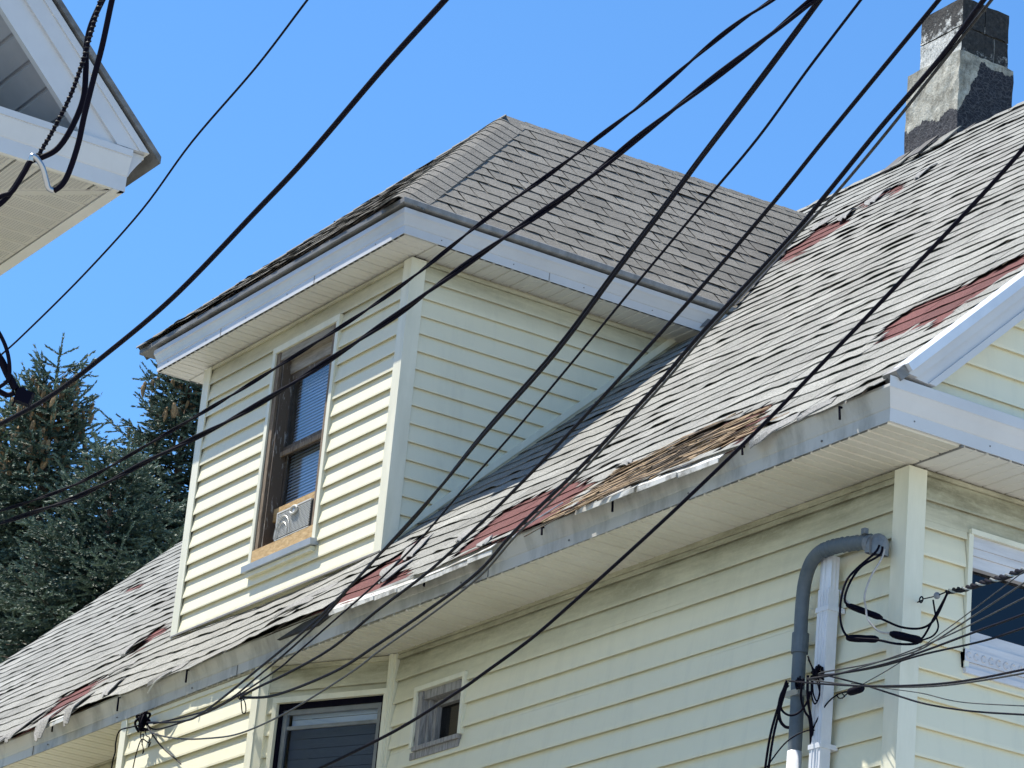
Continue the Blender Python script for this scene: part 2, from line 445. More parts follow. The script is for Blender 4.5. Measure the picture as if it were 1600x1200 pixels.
WIRES = {
    'w1': ([(-8.006, 4.018, 6.266), (-8.246, 4.062, 6.263), (-8.773, 4.163, 6.252), (-9.458, 4.278, 6.25), (-10.102, 4.406, 6.235), (-10.856, 4.527, 6.236), (-11.639, 4.637, 6.248), (-11.997, 4.682, 6.258), (-12.546, 4.743, 6.279)], 0.004),
    'w2': ([(-6.991, 3.947, 5.834), (-7.193, 3.978, 5.822), (-7.644, 4.045, 5.797), (-8.29, 4.151, 5.755), (-8.742, 4.215, 5.732), (-9.545, 4.325, 5.695), (-10.243, 4.393, 5.684), (-10.775, 4.435, 5.685), (-11.303, 4.455, 5.709), (-11.706, 4.461, 5.739)], 0.0095),
    'w3': ([(-6.489, 4.735, 5.899), (-6.661, 4.744, 5.888), (-6.821, 4.75, 5.882), (-7.013, 4.763, 5.867), (-7.349, 4.794, 5.834), (-7.499, 4.805, 5.822), (-7.926, 4.831, 5.794), (-8.089, 4.838, 5.785), (-8.419, 4.855, 5.766), (-9.062, 4.897, 5.719), (-10.035, 4.925, 5.685), (-10.697, 4.937, 5.67), (-11.608, 4.945, 5.659), (-12.321, 4.916, 5.7), (-12.694, 4.895, 5.731)], 0.0062),
    'w4': ([(-6.146, 4.612, 5.714), (-6.304, 4.624, 5.706), (-6.554, 4.651, 5.689), (-6.875, 4.679, 5.671), (-7.242, 4.712, 5.65), (-7.672, 4.756, 5.622), (-8.172, 4.788, 5.607), (-8.562, 4.816, 5.591), (-8.946, 4.845, 5.575), (-9.955, 4.899, 5.556), (-10.831, 4.918, 5.572), (-11.557, 4.932, 5.588), (-12.312, 4.921, 5.642), (-12.708, 4.91, 5.679)], 0.0085),
    'w5': ([(-6.428, 4.818, 5.925), (-6.633, 4.895, 5.931), (-7.178, 5.098, 5.949), (-7.785, 5.32, 5.972), (-8.111, 5.441, 5.983), (-8.818, 5.701, 6.007), (-9.757, 6.049, 6.04), (-10.878, 6.43, 6.097), (-11.821, 6.759, 6.141), (-13.091, 7.187, 6.209), (-13.36, 7.277, 6.223), (-14.53, 7.658, 6.294), (-16.111, 8.138, 6.416), (-17.683, 8.605, 6.546), (-18.317, 8.767, 6.628), (-19.339, 8.991, 6.842)], 0.007),
    'w5b': ([(-6.43, 4.812, 5.928), (-6.643, 4.894, 5.934), (-7.189, 5.097, 5.955), (-7.804, 5.323, 5.979), (-8.133, 5.445, 5.991), (-8.843, 5.706, 6.019), (-9.787, 6.055, 6.055), (-10.952, 6.456, 6.117), (-12.076, 6.861, 6.166), (-12.71, 7.076, 6.201), (-13.41, 7.304, 6.246), (-14.626, 7.722, 6.31), (-16.161, 8.202, 6.425), (-17.527, 8.604, 6.548), (-19.315, 9.033, 6.838)], 0.0058),
    'w6': ([(-7.781, 6.006, 6.898), (-7.998, 6.077, 6.885), (-8.508, 6.24, 6.856), (-9.042, 6.417, 6.822), (-9.622, 6.589, 6.797), (-10.438, 6.833, 6.761), (-11.253, 7.079, 6.723), (-12.185, 7.356, 6.682), (-12.928, 7.568, 6.655), (-13.866, 7.841, 6.618), (-14.605, 8.034, 6.603), (-15.244, 8.191, 6.599), (-16.181, 8.418, 6.594), (-16.644, 8.527, 6.595), (-17.871, 8.774, 6.637), (-19.053, 8.962, 6.743), (-19.341, 8.993, 6.834)], 0.0055),
    'w7': ([(-6.937, 5.671, 6.439), (-7.152, 5.745, 6.437), (-7.704, 5.936, 6.433), (-8.213, 6.112, 6.428), (-8.748, 6.3, 6.423), (-9.558, 6.573, 6.42), (-10.38, 6.843, 6.422), (-11.389, 7.168, 6.429), (-12.122, 7.399, 6.438), (-12.846, 7.621, 6.45), (-13.797, 7.901, 6.474), (-14.834, 8.179, 6.524), (-15.784, 8.443, 6.562), (-16.692, 8.66, 6.633), (-17.379, 8.814, 6.7), (-17.812, 8.914, 6.737)], 0.008),
    'w8': ([(-6.521, 5.494, 6.208), (-6.718, 5.569, 6.205), (-7.095, 5.715, 6.198), (-7.622, 5.9, 6.2), (-8.139, 6.089, 6.197), (-8.567, 6.242, 6.197), (-9.516, 6.56, 6.209), (-10.106, 6.768, 6.211), (-10.754, 6.987, 6.218), (-11.325, 7.176, 6.227), (-12.297, 7.485, 6.252), (-13.027, 7.733, 6.259), (-13.928, 7.989, 6.307), (-14.952, 8.267, 6.373), (-15.832, 8.498, 6.438), (-17.082, 8.783, 6.586), (-17.809, 8.923, 6.73)], 0.0085),
    'w8b': ([(-6.508, 5.514, 6.21), (-6.7, 5.584, 6.203), (-7.078, 5.719, 6.188), (-7.632, 5.916, 6.169), (-8.117, 6.081, 6.156), (-8.491, 6.198, 6.152), (-9.387, 6.484, 6.14), (-9.938, 6.669, 6.127), (-10.54, 6.861, 6.119), (-11.071, 7.029, 6.112), (-11.961, 7.295, 6.113), (-12.623, 7.51, 6.102), (-13.426, 7.725, 6.123), (-14.335, 7.956, 6.158), (-14.925, 8.111, 6.176), (-16.183, 8.413, 6.243), (-17.203, 8.631, 6.331), (-17.961, 8.763, 6.452), (-18.554, 8.86, 6.572), (-19.108, 8.945, 6.718), (-19.343, 8.995, 6.826)], 0.0055),
    'w9': ([(-6.895, 6.024, 6.049), (-7.106, 6.08, 6.01), (-7.346, 6.14, 5.967), (-7.677, 6.218, 5.911), (-8.251, 6.35, 5.817), (-8.47, 6.4, 5.782), (-9.047, 6.531, 5.689), (-9.715, 6.67, 5.59), (-10.226, 6.772, 5.519), (-10.765, 6.875, 5.447), (-11.221, 6.959, 5.389), (-11.696, 7.031, 5.343), (-12.016, 7.077, 5.314), (-12.665, 7.158, 5.269), (-13.521, 7.239, 5.241), (-13.971, 7.274, 5.238)], 0.0075),
    'w10': ([(-19.341, 8.993, 6.834), (-19.223, 9.002, 6.731), (-19.086, 9.019, 6.628), (-18.815, 9.066, 6.463), (-18.632, 9.09, 6.327)], 0.006),
    'w11': ([(-19.341, 8.993, 6.834), (-19.42, 8.92, 6.809), (-19.483, 8.867, 6.782), (-19.531, 8.872, 6.71), (-19.56, 8.89, 6.652), (-19.597, 8.898, 6.592), (-19.662, 8.927, 6.474)], 0.005),
    'w12': ([(-19.343, 8.995, 6.826), (-19.344, 9.047, 6.774), (-19.376, 9.046, 6.721), (-19.402, 9.003, 6.739), (-19.441, 8.998, 6.677), (-19.484, 9.006, 6.597), (-19.534, 9.021, 6.496)], 0.004),
    'w13': ([(-17.812, 8.914, 6.737), (-17.809, 8.945, 6.701), (-17.821, 8.963, 6.648), (-17.834, 8.948, 6.639), (-17.824, 8.927, 6.691), (-17.814, 8.916, 6.729)], 0.004),
    's1': ([(-11.904, 9.346, 6.55), (-11.911, 9.325, 6.506), (-11.938, 9.24, 6.41), (-11.954, 9.189, 6.332), (-11.957, 9.165, 6.212), (-11.945, 9.168, 6.108), (-11.919, 9.193, 6.047), (-11.866, 9.231, 6.035), (-11.794, 9.28, 6.026), (-11.716, 9.337, 6.005), (-11.64, 9.386, 6.002), (-11.609, 9.395, 6.017)], 0.006),
    's2': ([(-11.898, 9.361, 6.545), (-11.904, 9.349, 6.499), (-11.937, 9.267, 6.428), (-11.96, 9.22, 6.341), (-11.971, 9.201, 6.258), (-11.961, 9.215, 6.223), (-11.903, 9.271, 6.189), (-11.84, 9.332, 6.154), (-11.768, 9.401, 6.114), (-11.689, 9.463, 6.109), (-11.62, 9.487, 6.151), (-11.519, 9.474, 6.259)], 0.006),
    's3': ([(-11.896, 9.372, 6.534), (-11.893, 9.355, 6.48), (-11.897, 9.295, 6.368), (-11.892, 9.261, 6.268), (-11.877, 9.261, 6.2), (-11.858, 9.264, 6.136), (-11.808, 9.296, 6.076), (-11.756, 9.325, 6.062)], 0.005),
    's3b': ([(-11.758, 9.327, 6.056), (-11.722, 9.391, 6.051), (-11.684, 9.455, 6.049), (-11.618, 9.483, 6.161), (-11.552, 9.507, 6.279)], 0.0055),
    's4': ([(-11.679, 9.516, 6.261), (-11.648, 9.508, 6.185), (-11.615, 9.503, 6.109), (-11.609, 9.468, 6.055), (-11.607, 9.399, 6.016)], 0.0045),
    's5': ([(-12.141, 9.301, 6.354), (-12.098, 9.294, 6.303), (-12.059, 9.294, 6.268)], 0.006),
    'trip': ([(-11.555, 9.504, 6.277), (-11.149, 9.27, 6.149), (-10.723, 9.018, 6.027), (-10.234, 8.731, 5.884), (-9.835, 8.495, 5.773), (-9.114, 8.066, 5.573)], 0.0065),
    'eye': ([(-11.8, 9.54, 6.294), (-11.763, 9.544, 6.295), (-11.72, 9.548, 6.295)], 0.003),
    'eye2': ([(-11.674, 9.559, 6.298), (-11.651, 9.564, 6.305), (-11.625, 9.57, 6.31)], 0.003),
    'f0': ([(-12.187, 9.23, 5.918), (-12.057, 9.174, 5.892), (-11.305, 8.858, 5.72), (-10.614, 8.56, 5.579), (-10.262, 8.395, 5.528), (-9.912, 8.225, 5.484), (-9.015, 7.789, 5.372), (-8.538, 7.557, 5.312)], 0.0045),
    'f1': ([(-12.222, 9.191, 5.892), (-11.723, 8.985, 5.777), (-11.021, 8.685, 5.637), (-10.314, 8.376, 5.51), (-9.746, 8.121, 5.418), (-9.001, 7.779, 5.307), (-8.557, 7.577, 5.239)], 0.004),
    'f2': ([(-12.223, 9.193, 5.886), (-11.788, 9.009, 5.788), (-10.978, 8.663, 5.609), (-10.297, 8.363, 5.479), (-9.673, 8.085, 5.367), (-9.012, 7.791, 5.246), (-8.577, 7.597, 5.167)], 0.006),
    'f3': ([(-12.189, 9.232, 5.912), (-11.763, 9.046, 5.801), (-11.076, 8.741, 5.639), (-10.361, 8.417, 5.488), (-9.576, 8.065, 5.311), (-9.042, 7.819, 5.204), (-8.591, 7.612, 5.114)], 0.0055),
    'f4': ([(-12.104, 9.408, 5.864), (-11.951, 9.326, 5.844), (-11.343, 9.02, 5.748), (-10.687, 8.679, 5.655), (-10.075, 8.359, 5.571), (-9.052, 7.819, 5.434), (-8.524, 7.543, 5.36)], 0.003),
    'f5': ([(-12.276, 9.116, 5.872), (-11.655, 8.872, 5.689), (-10.973, 8.604, 5.496), (-10.21, 8.301, 5.297), (-9.651, 8.076, 5.166), (-9.039, 7.824, 5.039), (-8.633, 7.655, 4.957)], 0.006),
    'f6': ([(-12.223, 9.193, 5.886), (-11.786, 9.009, 5.75), (-11.148, 8.741, 5.556), (-10.319, 8.39, 5.328), (-9.718, 8.132, 5.181), (-9.067, 7.849, 5.035), (-8.637, 7.66, 4.942)], 0.005),
    'f7': ([(-12.17, 9.261, 5.915), (-11.498, 8.961, 5.68), (-10.955, 8.719, 5.481), (-10.428, 8.483, 5.291), (-9.794, 8.202, 5.088), (-9.123, 7.904, 4.892), (-8.685, 7.709, 4.764)], 0.0055),
    'f8': ([(-12.112, 9.377, 5.888), (-11.709, 9.18, 5.761), (-11.351, 9.006, 5.642), (-10.738, 8.707, 5.444), (-10.093, 8.392, 5.221), (-9.166, 7.939, 4.942), (-8.676, 7.7, 4.797)], 0.003),
    'g0': ([(-12.397, 9.194, 5.915), (-12.45, 9.193, 5.796), (-12.508, 9.197, 5.658), (-12.564, 9.218, 5.499), (-12.602, 9.241, 5.38)], 0.007),
    'g1': ([(-12.396, 9.201, 5.907), (-12.441, 9.203, 5.803), (-12.499, 9.21, 5.66), (-12.555, 9.232, 5.501), (-12.594, 9.255, 5.381)], 0.007),
    'g2': ([(-12.398, 9.207, 5.895), (-12.425, 9.191, 5.854), (-12.452, 9.196, 5.787), (-12.464, 9.218, 5.728), (-12.46, 9.245, 5.701), (-12.45, 9.265, 5.697)], 0.008),
    'g3': ([(-12.403, 9.195, 5.9), (-12.438, 9.191, 5.826), (-12.447, 9.214, 5.774), (-12.431, 9.255, 5.754), (-12.4, 9.29, 5.776), (-12.366, 9.308, 5.829), (-12.347, 9.306, 5.875)], 0.006),
    'g4': ([(-12.35, 9.26, 5.931), (-12.379, 9.274, 5.847), (-12.387, 9.311, 5.778), (-12.388, 9.346, 5.727), (-12.441, 9.408, 5.519), (-12.475, 9.438, 5.4)], 0.006),
    'g5': ([(-12.334, 9.275, 5.948), (-12.362, 9.304, 5.844), (-12.384, 9.353, 5.727), (-12.408, 9.387, 5.624), (-12.434, 9.418, 5.52), (-12.468, 9.449, 5.402)], 0.007),
    'g6': ([(-12.31, 9.25, 6.037), (-12.312, 9.278, 5.994), (-12.31, 9.307, 5.96), (-12.314, 9.338, 5.909), (-12.333, 9.349, 5.849), (-12.351, 9.341, 5.818), (-12.348, 9.316, 5.861), (-12.328, 9.295, 5.935)], 0.004),
    'g7': ([(-12.313, 9.257, 6.022), (-12.315, 9.29, 5.971), (-12.34, 9.317, 5.876), (-12.342, 9.345, 5.833), (-12.324, 9.348, 5.87), (-12.316, 9.318, 5.931)], 0.004),
    'g8': ([(-12.557, 9.23, 5.501), (-12.548, 9.229, 5.522), (-12.471, 9.276, 5.634), (-12.396, 9.355, 5.695), (-12.369, 9.419, 5.67), (-12.371, 9.452, 5.62), (-12.411, 9.447, 5.536), (-12.438, 9.454, 5.463)], 0.004),
    'g9': ([(-12.403, 9.364, 5.667), (-12.373, 9.369, 5.729), (-12.324, 9.388, 5.816), (-12.281, 9.421, 5.869), (-12.246, 9.463, 5.891)], 0.004),
    'g10': ([(-12.282, 9.42, 5.869), (-12.277, 9.438, 5.855), (-12.261, 9.456, 5.866), (-12.264, 9.442, 5.88), (-12.247, 9.464, 5.888)], 0.003),
    'n1': ([(-7.56, 3.091, 5.71), (-7.581, 3.093, 5.658), (-7.599, 3.094, 5.615), (-7.625, 3.095, 5.555), (-7.655, 3.096, 5.485), (-7.695, 3.092, 5.399), (-7.742, 3.078, 5.311), (-7.785, 3.06, 5.235)], 0.006),
    'n2': ([(-7.581, 3.129, 5.752), (-7.616, 3.113, 5.679), (-7.648, 3.103, 5.606), (-7.668, 3.107, 5.545), (-7.681, 3.121, 5.484), (-7.701, 3.134, 5.405), (-7.735, 3.126, 5.325), (-7.767, 3.107, 5.266), (-7.795, 3.075, 5.237), (-7.813, 3.051, 5.223), (-7.828, 3.043, 5.194), (-7.855, 3.028, 5.143), (-7.882, 3.007, 5.101), (-7.929, 2.957, 5.048)], 0.0085),
    'n3': ([(-7.452, 3.082, 5.684), (-7.484, 3.087, 5.618), (-7.539, 3.101, 5.504), (-7.58, 3.107, 5.422), (-7.628, 3.115, 5.323), (-7.664, 3.124, 5.249), (-7.702, 3.125, 5.178), (-7.724, 3.119, 5.144), (-7.743, 3.105, 5.126)], 0.0085),
    'n3b': ([(-7.743, 3.105, 5.126), (-7.747, 3.09, 5.131), (-7.742, 3.076, 5.152), (-7.734, 3.056, 5.182), (-7.733, 3.033, 5.202), (-7.737, 3.023, 5.204), (-7.74, 3.023, 5.19)], 0.0085),
    'n4': ([(-7.74, 3.023, 5.19), (-7.776, 3.019, 5.155), (-7.818, 3.011, 5.117), (-7.849, 2.991, 5.106), (-7.924, 2.953, 5.065)], 0.007),
    'm1': ([(-7.974, 3.074, 4.784), (-7.97, 3.1, 4.757), (-7.97, 3.126, 4.72), (-7.977, 3.145, 4.679), (-7.989, 3.153, 4.641), (-8.007, 3.139, 4.619), (-8.025, 3.12, 4.603)], 0.006),
    'm2': ([(-8.015, 3.073, 4.747), (-8.005, 3.125, 4.7), (-8.004, 3.155, 4.66), (-8.002, 3.185, 4.623)], 0.0115),
    'm3': ([(-8.042, 3.114, 4.63), (-8.028, 3.149, 4.613), (-8.019, 3.17, 4.606), (-8.007, 3.184, 4.613)], 0.008),
}
SPA = ((-12.045, 9.283, 6.086), (-11.887, 9.354, 6.065))
SPB = ((-12.027, 9.258, 6.247), (-11.836, 9.33, 6.157))
SPC = ((-11.757, 9.324, 6.062), (-11.608, 9.399, 6.014))
INS = ((-11.476, 9.373, 6.208),)
EYE = ((-11.635, 9.407, 6.228),)
CYL = ((-12.015, 9.289, 5.805), (-11.895, 9.281, 5.804))

# ------------------------------------------------------------------ the yellow house
XR, XL = -11.868, -27.6            # gable wall, far end wall
YW = 9.489                         # street wall
YB = 20.25                         # back wall
ZS = 7.0                           # soffit
PITCH = 0.95
TH = math.atan(PITCH); CT, ST = math.cos(TH), math.sin(TH)
VL = (14.87 - 8.97) / CT           # slope length eave to ridge
def drop(x): return (x + 11.47) * 0.0066          # the eave sinks a little towards the far end
def roof_z(y): return 7.163 + (y - 8.97) * PITCH
def roof_map(u, v):
    y = 8.97 + v * CT
    # a soft sag between the rafters, none at the ridge
    s = -.018 * math.sin(u * 1.9) * max(0, 1 - v / 3.0)
    return (u, y - ST * s, roof_z(y) + CT * s + drop(u) * max(0, 1 - v / VL))
roof_n = (0, -ST, CT)

house = thing('yellow_house', 'pale yellow clapboard house with a worn patched shingle roof and a hipped dormer', 'house', (-19.6, 14.8, 0))

def clad(parent, O, eu, en, z0, z1, e, f0, f1, holes, mat, out0=.004, out1=.024):
    """lapped vinyl courses: each course (or the piece of it left of, right of, above or below an opening) is a plank"""
    O, eu, en = Vector(O), Vector(eu).normalized(), Vector(en).normalized()
    k = 0; z = z0
    while z < z1 - .01:
        za, zb = z, min(z + e, z1)
        cuts = sorted({za, zb} | {h for ho in holes for h in ho[2:] if za + .004 < h < zb - .004})
        for a, b in zip(cuts, cuts[1:]):
            zm = (a + b) / 2
            spans = [(None, None)]
            for h in sorted(h for h in holes if h[2] < zm < h[3]):
                l = spans.pop(); spans += [(l[0], h[0]), (h[1], l[1])]
            for l, r in spans:
                def lim(zz):
                    return (f0(zz) if l is None else max(l, f0(zz)), f1(zz) if r is None else min(r, f1(zz)))
                la, ra = lim(a); lb, rb = lim(b)
                if ra - la < .01 and rb - lb < .01: continue
                if ra < la: ra = la = (ra + la) / 2
                if rb < lb: rb = lb = (rb + lb) / 2
                def outw(zz):
                    t = (zz - za) / e
                    return out1 + .002 * math.sin(min(t / .12, 1) * math.pi) - (out1 - out0) * max(0, (t - .06)) / .94
                jit = random.uniform(-.0012, .0012)
                lv = [a, a + (b - a) * .10, b]
                # long courses are made of two lengths that lap
                pcs = [(0., 1., 0.)]
                if ra - la > 2.2 and random.random() < .55:
                    s_ = random.uniform(.25, .75); pcs = [(0., s_, 0.), (s_ - .012, 1., .0022)]
                for p0_, p1_, lap in pcs:
                    m = MB(); rows = []
                    for q, zz in enumerate(lv):
                        t = (zz - a) / (b - a)
                        L = la + (lb - la) * t; R_ = ra + (rb - ra) * t
                        L, R_ = L + (R_ - L) * p0_, L + (R_ - L) * p1_
                        n = 1 if ra - la < 1.2 else 4
                        rows.append([O + eu * (L + (R_ - L) * i / n) + en * (outw(zz) + jit + lap) + Vector((0, 0, zz + (.0012 * math.sin(3.1 * (L + (R_ - L) * i / n) + k) if q < 2 else 0))) for i in range(n + 1)])
                    for r0, r1 in zip(rows, rows[1:]):
                        for i in range(len(r0) - 1): m.quad(r0[i], r0[i + 1], r1[i + 1], r1[i])
                    # hollow butt: the lip returns, then rises inside
                    inn = [p - en * .002 for p in rows[0]]; up_ = [p + Vector((0, 0, .011)) for p in inn]; bot = [p - en * (outw(a) - .003) for p in up_]
                    for i in range(len(bot) - 1):
                        m.quad(inn[i], inn[i + 1], rows[0][i + 1], rows[0][i]); m.quad(up_[i], up_[i + 1], inn[i + 1], inn[i]); m.quad(bot[i], bot[i + 1], up_[i + 1], up_[i])
                    m.quad(bot[0], rows[0][0], rows[1][0], rows[2][0]); m.quad(rows[2][-1], rows[1][-1], rows[0][-1], bot[-1])
                    m.build('siding_plank', mat, parent)
        z += e; k += 1

def wall_boxes(O, eu, en, u0, u1, z0, z1, holes, d=.14):
    O, eu, en = Vector(O), Vector(eu).normalized(), Vector(en).normalized()
    m = MB(); us = sorted({u0, u1} | {h for ho in holes for h in ho[:2]}); zs = sorted({z0, z1} | {h for ho in holes for h in ho[2:]})
    for a, b in zip(us, us[1:]):
        for c, d_ in zip(zs, zs[1:]):
            um, zm = (a + b) / 2, (c + d_) / 2
            if any(h[0] < um < h[1] and h[2] < zm < h[3] for h in holes): continue
            m.obox(O, eu, en, (0, 0, 1), (a, -d, c), (b, 0, d_))
    return m
def const(c): return lambda z: c

# --- street wall, right of the bay and left of it
AX_, AY_ = -16.87, 9.489
BX_, BY_ = -17.83, 9.067
small = (-16.52, -15.99, 6.31, 6.66)
wf = wall_boxes((0, YW, 0), (1, 0, 0), (0, -1, 0), AX_, XR - .002, 0, ZS + .1, [small]).build('front_wall', M['siding_main'], house)
zs0 = 6.774 - 46 * .145
clad(wf, (0, YW, 0), (1, 0, 0), (0, -1, 0), zs0, 6.95, .145, const(AX_ + .05), const(XR - .075), [small], M['siding_main'])
wf2 = wall_boxes((0, YW, 0), (1, 0, 0), (0, -1, 0), XL, -20.79, 0, ZS + .1, []).build('front_wall', M['siding_main'], house)
clad(wf2, (0, YW, 0), (1, 0, 0), (0, -1, 0), zs0, 6.95, .145, const(XL + .08), const(-20.80), [], M['siding_main'])
# --- gable wall below the cornice
gwin = (.415 - .03, 1.55, 6.10, 6.71)     # measured along y from the corner post
wg = wall_boxes((XR, YW - .002, 0), (0, 1, 0), (1, 0, 0), 0, YB - YW, 0, ZS + .1, [(.38, 1.56, 6.08, 6.71)]).build('gable_wall', M['siding_gable'], house)
clad(wg, (XR, YW, 0), (0, 1, 0), (1, 0, 0), 6.836 - 46 * .1455, 6.965, .1455, const(.075), const(YB - YW - .05), [(.365, 1.58, 6.03, 6.73)], M['siding_gable'])
MB().box((XL, YB - .14, 0), (XR - .15, YB, ZS)).build('back_wall', M['siding_clean'], house)
MB().box((XL, YW + .15, 0), (XL + .14, YB - .15, ZS)).build('end_wall', M['siding_clean'], house)
# --- bay
bay = MB()
bd = Vector((BX_ - AX_, BY_ - AY_, 0)); BLEN = bd.length; bu = bd.normalized(); bn = Vector((bu.y, -bu.x, 0))
if bn.y > 0: bn = -bn
bwin = (.045, .885, 5.2, 6.705)
bw = wall_boxes((AX_, AY_, 0), bu, bn, 0, BLEN, 0, ZS + .02, [bwin], .1).build('bay_side_wall', M['siding_main'], house)
clad(bw, (AX_, AY_, 0), bu, bn, 6.785 - 46 * .1425, 6.955, .1425, const(.03), const(BLEN - .05), [(.005, .925, 5.1, 6.745)], M['siding_main'])
b2 = wall_boxes((BX_, BY_, 0), (-1, 0, 0), (0, -1, 0), 0, 2.0, 0, ZS + .02, [], .1).build('bay_front_wall', M['siding_clean'], house)
clad(b2, (BX_, BY_, 0), (-1, 0, 0), (0, -1, 0), 6.83 - 47 * .1435, 6.96, .1435, const(.07), const(1.93), [], M['siding_clean'])
lx = BX_ - 2.0
bu3 = Vector((-.96, .422, 0)).normalized(); bn3 = Vector((-bu3.y, bu3.x, 0)) * -1
if bn3.y > 0: bn3 = -bn3
b3 = wall_boxes((lx, BY_, 0), bu3, bn3, 0, BLEN, 0, ZS + .02, [], .1).build('bay_side_wall', M['siding_clean'], house)
clad(b3, (lx, BY_, 0), bu3, bn3, 6.785 - 46 * .1425, 6.955, .1425, const(.06), const(BLEN - .05), [], M['siding_clean'])

# --- corner posts: two flat faces with returned edges
def corner_post(x, y, sx, sy, z0, z1, wx, wy, mat, parent, o=.030):
    m = MB()
    m.box((x + sx * o, y - sy * -o, z0), (x - sx * wx, y + sy * (o - .012), z1))
    m.box((x + sx * o - sx * .0, y + sy * (o - .0121), z0), (x + sx * (o - .012), y - sy * wy, z1))
    return m.build('corner_post', mat, parent)
corner_post(XR, YW, 1, -1, 0, 6.985, .085, .085, M['trim'], house)
m = MB(); m.obox((BX_, BY_, 0), (-1, 0, 0), (0, -1, 0), (0, 0, 1), (-.012, .0, 0), (.075, .032, 6.99)); m.build('corner_post', M['trim'], house)
m = MB(); m.obox((BX_, BY_, 0), bu, bn, (0, 0, 1), (-.075, .0, 0), (-.004, .03, 6.985)); m.build('corner_post', M['trim'], house)
m = MB(); m.obox((lx, BY_, 0), (1, 0, 0), (0, -1, 0), (0, 0, 1), (-.01, .0, 0), (.08, .032, 6.99)); m.build('corner_post', M['trim'], house)
m = MB(); m.box((AX_ - .02, AY_ - .045, 0), (AX_ + .012, AY_ - .003, 6.96)); m.box((AX_ + .0121, AY_ - .03, 0), (AX_ + .045, AY_ - .003, 6.958)); m.build('corner_post', M['trim'], house)
# frieze channels right under the soffit
MB().box((AX_ + .05, YW - .026, 6.952), (XR - .086, YW - .002, 6.986)).build('frieze_trim', M['siding_main'], house)
MB().box((XR + .002, YW + .086, 6.967), (XR + .022, YB, 6.987)).build('frieze_trim', M['siding_gable'], house)
MB().obox((AX_, AY_, 0), bu, bn, (0, 0, 1), (.03, .001, 6.925), (BLEN - .08, .024, 6.952)).build('frieze_trim', M['siding_main'], house)
MB().box((lx + .08, BY_ - .024, 6.915), (BX_ - .075, BY_ - .002, 6.945)).build('frieze_trim', M['siding_clean'], house)

# --- fascia swept round the eaves
def sweep(path, prof, name, mat, parent, d_in=None, d_out=None):
    """path in plan, profile (outset, z); outset is to the right of the path direction"""
    P = [Vector((p[0], p[1], 0)) for p in path]; n = len(P); rings = []
    for i, p in enumerate(P):
        d0 = (P[i] - P[i - 1]).normalized() if i else (Vector(d_in) if d_in else (P[1] - P[0]).normalized())
        d1 = (P[i + 1] - P[i]).normalized() if i < n - 1 else (Vector(d_out) if d_out else d0)
        n0 = Vector((d0.y, -d0.x, 0)); n1 = Vector((d1.y, -d1.x, 0))
        k = (n0 + n1); k = k / max(k.dot(n0), 1e-3)
        rings.append([p + k * o + Vector((0, 0, z + (path[i][2] if len(path[i]) > 2 else 0))) for o, z in prof])
    m = MB(); c = len(prof)
    for a, b in zip(rings, rings[1:]):
        for j in range(c):
            m.quad(a[j], b[j], b[(j + 1) % c], a[(j + 1) % c])
    m.quad(*rings[0]); m.quad(*rings[-1][::-1])
    return m.build(name, mat, parent)
crown = [(-.03, 0), (0, 0), (0, .068), (.004, .072), (.010, .092), (.024, .125), (.036, .148), (.041, .160), (.041, .166), (.036, .168), (.036, .178), (-.03, .178)]
XE, YE = -11.47, 9.03
def fx(x): return YE
fp = [(x, YE, drop(x) + e) for x, e in ((-27.93, 0), (-24, 0), (-20.5, -.006), (-18, .004), (-16.2, .006), (-14, -.005), (-12.6, .002), (XE, 0))]
sweep(fp, [(o, ZS + .008 + z) for o, z in crown], 'fascia', M['fascia_dirty'], house, d_out=(0, 1, 0))
lip = [(-.03, ZS + .008), (.001, ZS + .008), (.001, ZS + .076), (.005, ZS + .081), (.013, ZS + .101), (.026, ZS + .134), (.040, ZS + .162), (.044, ZS + .166), (.044, ZS + .222), (.034, ZS + .226), (-.03, ZS + .226)]
sweep([(XE + .0015, YE - .0015), (XE + .0015, 20.71)], lip, 'cornice_return', M['fascia'], house, d_in=(1, 0, 0))
# metal cap over the return, sloping up to the gable cladding
MB().prism([(XE + .028, YE, ZS + .2262), (-11.60, YE + .24, ZS + .2262), (-11.60, 20.7, ZS + .2262), (XE + .028, 20.7, ZS + .2262)], (0, 0, .006)).build('cornice_cap', M['fascia'], house)
# gutter spikes left in the fascia
for bx, L in ((-11.81, .07), (-12.61, .05), (-13.78, .08), (-14.48, .05), (-15.74, .08), (-18.79, .09), (-19.82, .10), (-20.89, .06), (-22.4, .07)):
    y = fx(bx) - .04
    d_ = drop(bx); m = MB().tube([(bx, y + .03, 7.16 + d_), (bx + .004, y - .012, 7.155 + d_), (bx + .02, y - .018, 7.155 + d_ - L)], .007, 6)
    m.build('gutter_spike', M['cable'], house)
for k in range(12):
    bx = -12.0 - k * 1.13
    MB().tube([(bx, fx(bx) + .01, 7.04 + drop(bx)), (bx, fx(bx) - .006, 7.04 + drop(bx))], .006, 6).build('fascia_nail', M['edge_dark'], house)
# black prism on the fascia, painted as the shade inside a torn opening
m = MB().prism([(-17.56, YE - .0412, 7.080), (-17.06, YE - .0412, 7.078), (-16.74, YE - .0412, 7.130), (-16.68, YE - .0412, 7.150), (-17.22, YE - .0412, 7.128)], (0, .03, 0)); m.build('gap_shadow', M['tar'], house)
# seams between fascia lengths
for bx in (-15.1, -18.15, -21.3):
    MB().box((bx, fx(bx) - .0035, 7.009 + drop(bx)), (bx + .008, fx(bx) + .002, 7.075 + drop(bx))).build('fascia_seam', M['edge_dark'], house)

